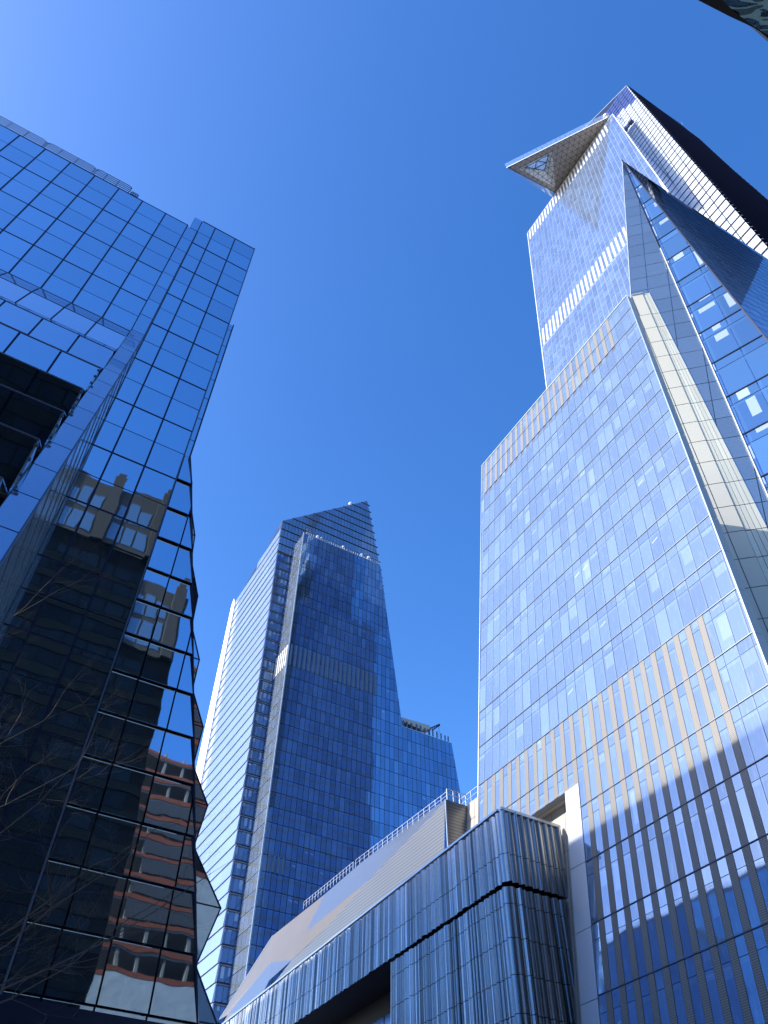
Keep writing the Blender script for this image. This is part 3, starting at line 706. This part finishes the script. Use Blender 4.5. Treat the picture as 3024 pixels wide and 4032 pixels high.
# stepped pale side with long bands
LF = Face((e1u(0), 205, 0), V1, (-.0155, 0, 1))
lb = []
zl = [234.6 - 4.33 * i for i in range(50)]
b = MB()
def lend(z): return 44.5 if z < 226 else max(0, 44.5 - (z - 226) * 5.2)
for z in zl:
    e_ = lend(z); zb_ = z - 4.33 + .12
    q = [LF.pt(0, z - .05, .2), LF.pt(e_, z - .05, .2), LF.pt(e_, zb_, .5), LF.pt(0, zb_, .5)]
    for s0, s1 in zip(ln(0, 1, 6)[:-1], ln(0, 1, 6)[1:]):
        k = MB(); 
        lb.append([q[0] * (1 - s0) + q[1] * s0, q[0] * (1 - s1) + q[1] * s1, q[3] * (1 - s1) + q[2] * s1, q[3] * (1 - s0) + q[2] * s0])
for q in lb: b.prism(q, LF.n, .5, random.random())
o = b.build('glass_band', 'stripe_glass', CT, stuff=True)
slab(CT, 'wall', 'black_louvre', LF, [(0, 15), (44.5, 15), (44.5, 226), (30, 229), (0, 234.8)], -.1, 1)
# bright far edge
s0 = LF.pt(44.5, 0)
SE = Face(s0, (math.cos(R(-95)) * 1., -math.sin(R(-95)), 0), (-.0155, 0, 1))
SE = Face(s0, (-.35, .94, 0), (-.0155, 0, 1))
b = MB(); b.prism([SE.pt(0, 15, .8), SE.pt(8, 15, .8), SE.pt(1.8, 223, .8), SE.pt(1.0, 227, .8), SE.pt(0, 224, .8)], SE.n, .5); b.build('bright_fin', 'white_metal', CT)
finish(CT, {'c': ('glass_pane', 'centre_glass'), 'e': ('glass_pane', 'slab_glass'), 'k': ('crown_pane', 'crown_glass'), 'd': ('glass_pane', 'strip_glass')}, {'c': 80, 'e': 0, 'k': 40, 'd': 20})
# roof rail along the front slab
b = MB()
for k in range(34): b.bar((76 + k, 195.3, 221.8), (76 + k, 195.3, 223.6), .13)
b.bar((76, 195.3, 223.6), (109, 195.3, 223.6), .12); b.build('roof_railing', 'rail', CT)
def lamp_ball(par, c, r):
    b = MB(); c = np.array(c, float); ring = []
    for k in range(5):
        ph = -math.pi / 2 + math.pi * (k + .5) / 5
        ring.append([c + r * np.array((math.cos(ph) * math.cos(t), math.cos(ph) * math.sin(t), math.sin(ph))) for t in [2 * math.pi * i / 8 for i in range(8)]])
    for A__, B__ in zip(ring[:-1], ring[1:]):
        for i in range(8): b.face([A__[i], A__[(i + 1) % 8], B__[(i + 1) % 8], B__[i]])
    b.face(ring[0][::-1]); b.face(ring[-1]); b.bar(c - Z1 * (r + .8), c - Z1 * r * .9, r * .3)
    return b.build('floodlight', 'white_metal', par, smooth=True)
for p_, v_, r_ in (((1250, 2114), 196, .7), ((1265, 2120), 196, .6), ((1351, 2154), 196, .6), ((1424, 2185), 196, .6), ((1451, 2197), 196, .8), ((1380, 1984), 205, .9)): lamp_ball(CT, onV(p_, v_), r_)
q_ = S.px((2393, 463)); lamp_ball(RT, S.pt(*q_, 1.0), 1.3)
b = MB(); w0_, w1_, w2_ = [Wf.pt(*Wf.px(p_), 2.2) for p_ in ((2482, 525), (2495, 500), (2507, 484))]
b.bar(w0_, w1_, .7); b.bar(w1_, w2_, 1.2); b.bar(w1_ + Z1, w2_ + Z1 * 3, .3); b.build('maintenance_rig', 'louvre_blade', RT)
# machine on the shoulder roof
WC = thing('window_cleaning_crane', 'grey window cleaning crane with short lattice jib on the shoulder roof of the centre tower', 'crane', (126, 197, 149.4))
b = MB()
q = [onV(p, 197) for p in ((1582, 2824), (1690, 2856), (1700, 2872), (1660, 2873), (1584, 2840))]; q[0][2] -= 0
b.prism(q[::-1], -V1, 2.2); b.build('boom', 'beige_wall', WC)
b = MB()
for x, y0, y1 in ((1588, 2838, 2861), (1602, 2842, 2866), (1620, 2848, 2872), (1640, 2852, 2880), (1655, 2858, 2885), (1672, 2868, 2892), (1690, 2872, 2896)):
    b.bar(onV((x, y0), 197), onV((x, y1), 197), .35)
b.build('leg', 'thin', WC)
b = MB(); b.bar(onV((1694, 2868), 197), onV((1731, 2852), 197), .28); b.bar(onV((1702, 2875), 197), onV((1731, 2856), 197), .28); b.bar(onV((1729, 2853), 197), onV((1728, 2905), 197), .06)
for t in (.2, .45, .7, .9):
    a_, c_ = onV((1694, 2868), 197), onV((1731, 2852), 197); d_, e_ = onV((1702, 2875), 197), onV((1731, 2856), 197); b.bar(a_ + (c_ - a_) * t, d_ + (e_ - d_) * (t - .12), .14)
b.build('jib', 'navy', WC)
b = MB()
for x, y in ((1705, 2886), (1721, 2893), (1737, 2900), (1753, 2908), (1765, 2912)): b.bar(onV((x, y + 14), 195.6), onV((x - 1, y - 12), 195.6), .22)
b.build('parapet_post', 'navy', CT)

# ------------------------------------------------------------------ ribbed metal building
RB_ = thing('ribbed_metal_building', 'low ribbed stainless steel building with a dark overhang at bottom centre', 'building', (50, 80, -1.6))
uD = 46.3; c0 = onU((1965, 3185), uD)
ad = R(2.3); hd = np.array([math.sin(ad), math.cos(ad), 0]); nd = np.array([-math.cos(ad), math.sin(ad), 0])
hr = U1; nr = -V1
zr_ = [onU(p, uD)[2] for p in ((1965, 3185), (1983.8, 3361), (1996.8, 3471), (2006.5, 3555.6), (2019, 3690.6), (2038, 3834), (2055, 3988))] + [14.0, 8.0]
rng = random.Random(3)
def rib_line(L, pitch, amp, jit):
    """cross-section of the ribbing: list of (distance, projection)"""
    x = 0; out = []
    while x < L:
        w = pitch * rng.uniform(1 - jit, 1 + jit); a = amp * rng.uniform(.55, 1.3)
        for i in range(7): t = i / 7; out.append((x + w * t, a * math.sin(math.pi * t) ** .8 if i else 0))
        x += w
    out.append((L, 0)); return [p for p in out if p[0] <= L]
def ribbed(name, O, h, n, line, z0, z1, lo=None, a_lo=0.):
    b = MB(); ls = [p for p in line if p[0] >= a_lo]
    A = [O + h * d + n * pr for d, pr in ls]
    for i_a, (p, q) in enumerate(zip(A[:-1], A[1:])): b.face([np.array((p[0], p[1], z0)), np.array((q[0], q[1], z0)), np.array((q[0], q[1], z1)), np.array((p[0], p[1], z1))], random.Random(i_a // 3).random())
    o = b.build(name, 'steel', RB_, weld=True, smooth=True); return o
O2 = np.array([c0[0], c0[1], 0])
LL = 90
cut = 22.2
sk = MB()
for k in range(len(zr_) - 1):
    z1_, z0_ = zr_[k], zr_[k + 1]
    rng.seed(11 if k < 2 else 12)
    line = rib_line(LL, .85, .26, .5)
    if k >= 2: line = [p for p in line if p[0] <= cut]
    gt = .03 if k not in (2,) else .42
    ribbed('ribbed_panel', O2 - nd * 0, hd, nd, line, z0_ + .03, z1_ - (gt if k else .4))
    rng.seed(21 if k < 2 else 22)
    Lr = 7.6 + .0; line = rib_line(Lr - k * .12, .78, .34, .3)
    ribbed('ribbed_panel', O2, hr, nr, line, z0_ + .03, z1_ - gt)
# body behind the ribs
def quad_body(name, m, pts2, z0, z1, par=RB_):
    b = MB(); n = len(pts2)
    lo = [np.array((p[0], p[1], z0)) for p in pts2]; hi = [np.array((p[0], p[1], z1)) for p in pts2]
    b.face(lo[::-1]); b.face(hi)
    for i in range(n): j = (i + 1) % n; b.face([lo[i], lo[j], hi[j], hi[i]])
    return b.build(name, m, par, weld=True)
i_ = O2 + np.array((.12, .12, 0)); far = O2 + hd * LL
quad_body('wall', 'black', [i_, i_ + hr * 6.6, far + hr * 8, far + np.array((.1, 0, 0))], zr_[2] + .1, zr_[0] - .05)
fc_ = O2 + hd * cut
quad_body('wall', 'black', [i_, i_ + hr * 6.3, fc_ + hr * 8, fc_ + np.array((.1, -.05, 0))], -1.6, zr_[2] - .3)
quad_body('recess_wall', 'black', [fc_ + hr * 5, fc_ + hr * 8, far + hr * 8, far + hr * 5], -1.6, zr_[0] - .2)
b = MB()
for k in range(0, 12):
    p = fc_ + hd * (.3 + 5.4 * k) + hr * 4.9; q = p + hd * 5.2
    b.prism([np.array((p[0], p[1], 4)), np.array((q[0], q[1], 4)), np.array((q[0], q[1], 29.0)), np.array((p[0], p[1], 29.0))], nd, .1)
MT['recess_glass'] = mat('dim blue recess glass', (.10, .2, .42), .7, .2)
b.build('recess_glass', 'recess_glass', RB_)
b = MB()
for off_, zz_ in ((.0, zr_[0]),):
    b.bar(np.array((O2[0], O2[1], zz_)) + nd * .2 - Z1 * .15, np.array((far[0], far[1], zz_)) + nd * .2 - Z1 * .15, .16); b.bar(np.array((O2[0], O2[1], zz_)) + nr * .2, np.array((O2[0], O2[1], zz_)) + hr * 7.5 + nr * .2, .2)
b.build('roof_edge', 'trim', RB_)
b = MB(); b.bar(np.array((fc_[0], fc_[1], 0)) + nd * .15, np.array((fc_[0], fc_[1], zr_[2] - .4)) + nd * .15, .1); b.build('edge_trim', 'steel', RB_)

# ------------------------------------------------------------------ beige louvred rooftop volume behind it
LV = thing('louvred_rooftop_building', 'beige folded louvred metal volume rising behind the ribbed steel building', 'building', (58, 110, -1.6))
uE = 52.2
def E(p, d=0.): return onU(p, uE + d)
MT['beige_louvre'] = mat('beige fine louvre', (.27, .255, .225), .55, .3, lines=([((0, 0, 1.), .42, .1)], (.14, .14, .13)), noise=.1, nscale=.15)
MT['beige_metal'] = mat('beige brushed metal', (.27, .215, .145), .35, .3, bump=.02, bscale=.25, noise=.12, nscale=.12)
MT['pale_metal'] = mat('pale blue grey metal', (.22, .25, .30), .6, .28, lines=([((0, 0, 1.), .6, .12)], (.25, .27, .3)))
def poly3(name, m, pts, par=LV):
    b = MB(); c = sum(pts) / len(pts); n = np.cross(pts[1] - pts[0], pts[2] - pts[0]); n /= np.linalg.norm(n); n = n if n @ c < 0 else -n
    for i in range(1, len(pts) - 1): b.face([pts[0], pts[i], pts[i + 1]])
    return b.build(name, m, par)
crn = (1754, 3147)
W0 = lambda p: E(p, 0)
# vertical louvred wall (fold line down to behind the ribbed roof)
fold = [(1752, 3158), (1650, 3262), (1450, 3468), (1295, 3642), (1190, 3743)]
low = [(1748, 3420), (1560, 3560), (1413, 3680), (1290, 3780), (1100, 3900)]
for i in range(4): poly3('louvred_wall', 'beige_louvre', [W0(fold[i]), W0(fold[i + 1]), W0(low[i + 1]), W0(low[i])])
ridge = [(1754, 3147), (1600, 3256), (1413, 3404), (1277, 3522.4)]
f2 = [(1752, 3158), (1650, 3262), (1450, 3468), (1204.5, 3670.7)]
rid = [E(ridge[0], .2)] + [E(p, 2.2) for p in ridge[1:]]
mm = ['pale_metal'] * 3
for i in range(3): poly3('sloped_panel', 'pale_metal', [rid[i], rid[i + 1], W0(f2[i + 1]) if i < 2 else E(f2[3], .5), W0(f2[i])])
rl = [E((1277, 3522.4), 2.2), E((1074, 3684), 3.0), E((863, 4015), 3.0), E((897, 3996), 1.8), E((1012.8, 3851.6), 1.5), E((1067, 3790), 1.2), E((1204.5, 3670.7), .5)]
poly3('folded_panel', 'beige_metal', [rl[6], rl[0], rl[1], rl[5]]); poly3('folded_panel', 'beige_metal', [rl[5], rl[1], rl[2], rl[4]]); poly3('folded_panel', 'beige_metal', [rl[4], rl[2], rl[3]])
k1, k2, k3, k4 = E((1450, 3468), 0), E((1295, 3642), 0), E((1150, 3779), 0), E((1060, 3860), .1)
poly3('folded_panel', 'beige_metal', [E((1204.5, 3670.7), .5), k1, k2]); poly3('folded_panel', 'beige_metal', [rl[6], k2, k3, rl[5]])
bt = [E((897, 4050), 0), E((1000, 4050), -.3)]
poly3('folded_panel', 'pale_metal', [rl[5], k3, k4, rl[4]]); poly3('folded_panel', 'pale_metal', [rl[4], k4, E((1010, 3960), -.2), rl[3]]); poly3('folded_panel', 'beige_metal', [rl[3], E((1010, 3960), -.2), bt[1], E((860, 4060), 1.)])
poly3('louvred_wall', 'beige_louvre', [k3, E((1190, 3743), 0), E((1100, 3900), 0), E((980, 4000), 0), E((1010, 3960), 0)])
# side wall towards the tower
cc = E(crn); poly3('side_wall', 'beige_louvre', [cc, cc + U1 * 3.4, cc + U1 * 2.9 - Z1 * 14, cc - Z1 * 14])
b = MB(); b.box((uE + 3, cc[1] + .2, -1.6), (uE + 9, cc[1] + 60, cc[2] - 8)); b.build('core', 'beige_wall', LV)
b = MB(); b.face([rid[0], cc + U1 * 3.4, cc + U1 * 6 + V1 * 60, rid[3], rid[2], rid[1]]); b.build('roof', 'beige_wall', LV)
b = MB(); b.bar(cc, cc - Z1 * 14, .1); b.bar(rl[1], rl[2], .08); b.build('edge_trim', 'trim', LV)
b = MB()
def railrun(b, a, c, n, h=1.15, w=.035):
    for i in range(n + 1):
        p = a + (c - a) * i / n; b.bar(p, p + Z1 * h, w * 1.6)
    b.bar(a + Z1 * h, c + Z1 * h, w); b.bar(a + Z1 * h * .55, c + Z1 * h * .55, w * .7)
railrun(b, rid[0] + U1 * .3, E((1400, 3416), 2.6), 18); railrun(b, E((1390, 3424), 2.4), E((1195, 3580), 2.6), 16)
railrun(b, rid[0] + U1 * .3, cc + U1 * 3.2, 3, 1.5, .06)
b.build('roof_railing', 'rail', LV)
b = MB(); railrun(b, BW.pt(77, 49.3, -.2), BW.pt(71.8, 49.3, -.2), 2, 1.6, .04); b.build('roof_railing', 'rail', RT)

# ------------------------------------------------------------------ canopy overhead at the top right corner
CN = thing('curved_canopy', 'dark curved canopy with wavy glass overhead in the top right corner', 'canopy', (4, -1, -1.6))
def HZ(p, z): d = ray(p); return d * (z / d[2])
edge = [(2640, -60), (2747, 0), (2875.8, 66.4), (2967.6, 108.4), (2990, 124), (3024, 152), (3120, 240)]
inn = [(2800, -90), (2850, 5), (2890, 45), (2960, 98), (2992, 118), (3030, 150), (3130, 230)]
b = MB()
Z0 = 14.
lo = [HZ(p, Z0) for p in edge]; li = [HZ(p, Z0) for p in inn]
for i in range(6): b.prism([lo[i], lo[i + 1], li[i + 1], li[i]], np.array((0, 0, -1.)), .4)
b.build('rim', 'black', CN)
MT['wavy_glass'] = mat('wavy dark teal glass', (.16, .30, .36), .9, .06, bump=.12, bscale=1.2, bstretch=(1, 3, 1))
b = MB(); li2 = [p + Z1 * .05 for p in li]; bk = li[0] + np.array((2.8, -4.5, 0)); bk2 = li[-1] + np.array((2.8, -4.5, 0))
for i in range(6):
    a_, c_ = li2[i], li2[i + 1]; d_ = bk + (bk2 - bk) * (i + 1) / 6; e_ = bk + (bk2 - bk) * i / 6
    b.prism([a_, c_, d_, e_], np.array((0, 0, -1.)), .12)
b.build('glass_underside', 'wavy_glass', CN)
b = MB(); cb = (bk + bk2) / 2; b.bar(np.array((cb[0], cb[1], -1.6)), np.array((cb[0], cb[1], Z0 + .2)), .35, 12); b.build('column', 'black', CN)

# ------------------------------------------------------------------ buildings across the street that the glass mirrors
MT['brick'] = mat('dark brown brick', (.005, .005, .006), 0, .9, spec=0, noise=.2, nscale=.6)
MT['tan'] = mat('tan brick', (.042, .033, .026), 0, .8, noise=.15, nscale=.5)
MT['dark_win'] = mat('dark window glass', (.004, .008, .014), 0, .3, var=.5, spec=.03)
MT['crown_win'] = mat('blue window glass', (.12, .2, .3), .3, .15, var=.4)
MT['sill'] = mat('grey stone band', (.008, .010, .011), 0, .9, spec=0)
BT = thing('brick_tower', 'dark brick loft building with tan piers at its top, mirrored in the left glass facade', 'building', (-10, -40, -1.6))
def mir(p): d = ray(p); d = d * np.array((1, -1, 1)); return np.array((0, 2 * vN, 0)), d
def onMir(p, v): o, d = mir(p); t = (v - o[1]) / d[1]; return o + d * t
vb_ = -32.
e0 = onMir((560, 3240), vb_); t0 = onMir((500, 1933), vb_); t1 = onMir((350, 1884), vb_)
print('DEBUG brick', e0, onMir((374, 4003), vb_), onMir((663, 2948), vb_), t0, t1)
ue = e0[0]; zt_b = t0[2]
b = MB(); b.box((-75, vb_ - 22, -1.6), (ue, vb_, zt_b - 2)); b.box((-75, vb_, -1.6), (-46, 10, zt_b - 17)); b.build('wall', 'brick', BT)  # second box: unseen wing added to shade the trees and brick front
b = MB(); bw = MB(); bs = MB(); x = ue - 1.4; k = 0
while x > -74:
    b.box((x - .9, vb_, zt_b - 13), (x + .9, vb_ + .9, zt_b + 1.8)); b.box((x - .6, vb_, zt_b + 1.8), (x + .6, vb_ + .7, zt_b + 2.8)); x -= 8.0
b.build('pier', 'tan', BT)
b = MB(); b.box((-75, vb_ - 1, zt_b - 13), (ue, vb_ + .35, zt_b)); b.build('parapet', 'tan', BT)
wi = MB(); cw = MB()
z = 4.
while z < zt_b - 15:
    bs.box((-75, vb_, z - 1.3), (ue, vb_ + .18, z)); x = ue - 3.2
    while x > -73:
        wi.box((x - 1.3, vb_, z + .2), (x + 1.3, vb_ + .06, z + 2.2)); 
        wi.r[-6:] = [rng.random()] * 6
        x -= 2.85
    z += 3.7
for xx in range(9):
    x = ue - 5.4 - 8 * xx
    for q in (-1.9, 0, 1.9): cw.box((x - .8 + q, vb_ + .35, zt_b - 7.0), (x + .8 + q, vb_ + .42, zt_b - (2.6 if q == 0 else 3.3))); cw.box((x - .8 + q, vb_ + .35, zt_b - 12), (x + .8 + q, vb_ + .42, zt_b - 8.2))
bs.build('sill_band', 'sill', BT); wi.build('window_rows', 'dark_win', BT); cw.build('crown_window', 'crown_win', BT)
CB = thing('construction_building', 'half built concrete frame in orange netting and white sheeting, mirrored low in the left facade', 'building', (30, -90, -1.6))
MT['net'] = mat('orange netting', (.22, .055, .025), 0, .9, noise=.3, nscale=.5)
MT['sheet'] = mat('white sheeting', (.40, .42, .42), 0, .6, noise=.12, nscale=.3, bump=.1, bscale=.5)
MT['concrete'] = mat('raw concrete', (.20, .19, .18), 0, .85, noise=.2)
MT['dnet'] = mat('dark debris netting', (.05, .05, .055), 0, .8, noise=.3)
vc = -75.; c1 = onMir((300, 3980), vc); c2 = onMir((600, 3330), vc); print('DEBUG constr', c1, c2, onMir((700, 3600), vc), onMir((430,4000),vc))
# ------------------------------------------------------------------ bare street tree
MT['bark'] = mat('grey brown bark', (.05, .046, .042), 0, .85, noise=.25, nscale=8)
def grow(b, p, d, r, L, depth, rg):
    n = 3; q = p
    for i in range(n):
        d2 = d + np.array([rg.gauss(0, .16), rg.gauss(0, .16), rg.gauss(.02, .1)]); d2 /= np.linalg.norm(d2)
        q2 = q + d2 * L / n; r2 = r * (.9 - .0 * i); b.bar(q, q2, r, 5 if r > .02 else 3, r2); q, d, r = q2, d2, r2
    if depth == 0: return
    for k in range(3 if depth > 1 else 4):
        dd = d + np.array([rg.gauss(0, .55), rg.gauss(0, .55), rg.gauss(.12, .35)]); dd /= np.linalg.norm(dd)
        grow(b, q, dd, r * rg.uniform(.55, .72), L * rg.uniform(.62, .85), depth - 1, rg)
# construction frame
b = MB(); bn = MB(); bd = MB(); bw_ = MB()
x0c, x1c, ztop = c1[0] - 3, c1[0] + 34, 62.
for i in range(25):
    z = 2 + i * 4.0
    b.box((x0c, vc - 20, z), (x1c, vc, z + .35))
    if z > 56: bn.box((x0c - .1, vc, z + .3), (x1c, vc + .12, z + 1.1))
    if 62 < z < 90: bd.box((x0c + 8, vc + .02, z + 1.5), (x1c, vc + .08, z + 3.9))
x = x0c + .5
while x < x1c: b.box((x, vc - .8, 2), (x + .5, vc - .2, 100)); x += 3.8
b.build('concrete_frame', 'concrete', CB); bn.build('safety_netting', 'net', CB); bd.build('debris_netting', 'dnet', CB)
b = MB(); b.box((x0c - .2, vc + .15, -1.6), (x1c, vc + .35, 58)); b.build('sheeting', 'sheet', CB)
TC = thing('tower_crane', 'thin lattice tower crane above the half built block, mirrored in the left facade', 'crane', (50, -80, -1.6))
b = MB(); xc, yc = x1c - 10, vc - 8
for dx, dy in ((-1, -1), (1, -1), (1, 1), (-1, 1)): b.bar((xc + dx, yc + dy, 0), (xc + dx, yc + dy, 92), .14)
for i in range(30): s_ = 1 if i % 2 else -1; b.bar((xc - s_, yc + 1, i * 3), (xc + s_, yc + 1, i * 3 + 3), .08); b.bar((xc + 1, yc - s_, i * 3), (xc + 1, yc + s_, i * 3 + 3), .08)
b.build('mast', 'thin', TC)
b = MB()
for dz in (0, 2): b.bar((xc - 30, yc, 88 + dz), (xc + 14, yc, 88 + dz), .14)
for i in range(22): b.bar((xc - 30 + 2 * i, yc, 88), (xc - 29 + 2 * i, yc, 90), .07); b.bar((xc - 29 + 2 * i, yc, 90), (xc - 28 + 2 * i, yc, 88), .07)
b.build('jib', 'thin', TC)

def tree(label, at, h, seed, aim, group):
    T = thing('bare_tree', label, 'tree', (at[0], at[1], -1.6), group)
    rg = random.Random(seed); b = MB(); p = np.array((at[0], at[1], -1.6)); t = np.array((at[0] + aim[0] * .35, at[1] + aim[1] * .35, -1.6 + h * .42))
    b.bar(p, t, .13, 8, .10); b.build('trunk', 'bark', T)
    b = MB()
    for k in range(5):
        dd = np.array((aim[0] * .16 + rg.gauss(0, .35), aim[1] * .16 + rg.gauss(0, .35), 1.)); dd /= np.linalg.norm(dd)
        grow(b, t, dd, .065, h * .24, 4, rg)
    b.build('branches', 'bark', T)
    return T
def tree2(label, base, twig_px, v, seed, group):
    """trunk rises out of frame below; limbs reach towards the listed points"""
    T = thing('bare_tree', label, 'tree', (base[0], base[1], -1.6), group)
    rg = random.Random(seed); b = MB(); p = np.array((base[0], base[1], -1.6)); t = np.array((base[0], base[1], 2.2))
    b.bar(p, t, .12, 8, .09); b.build('trunk', 'bark', T)
    b = MB()
    for tpx, tv in twig_px:
        e = onV(tpx, tv); q = t; n = 7; r = .03; d0 = e - t; L0 = np.linalg.norm(d0); off = np.zeros(3)
        for i in range(n):
            off = off * .6 + np.array([rg.gauss(0, .05), rg.gauss(0, .05), rg.gauss(0, .05)]) * L0 / n * 1.6
            f_ = (i + 1) / n; q2 = t + d0 * f_ + np.array((0, 0, .10 * L0 * math.sin(math.pi * f_) * -1)) + off
            b.bar(q, q2, r, 5, r * .8); r *= .8
            if i > 1:
                for k in range(2):
                    dd = d0 / L0 + np.array([rg.gauss(0, .6), rg.gauss(0, .6), rg.gauss(.1, .4)]); dd /= np.linalg.norm(dd)
                    grow(b, q2, dd, r * .55, L0 * .09 * rg.uniform(.7, 1.3), 3, rg)
            q = q2
    b.build('branches', 'bark', T)
tree2('bare street tree whose branch tips reach past the pleated glass edge', (-1.2, 11.5), [((830, 3420), 13.5), ((620, 3250), 13.0), ((640, 3560), 14.5), ((330, 3000), 12.5), ((420, 3400), 12.)], 12, 5, 'bare trees in front of the mirror glass')
tree2('bare street tree with pale twigs at the far left edge', (-3.4, 9.6), [((60, 2450), 10.0), ((180, 2850), 10.5), ((260, 3050), 11.), ((20, 2900), 9.5)], 10, 9, 'bare trees in front of the mirror glass')
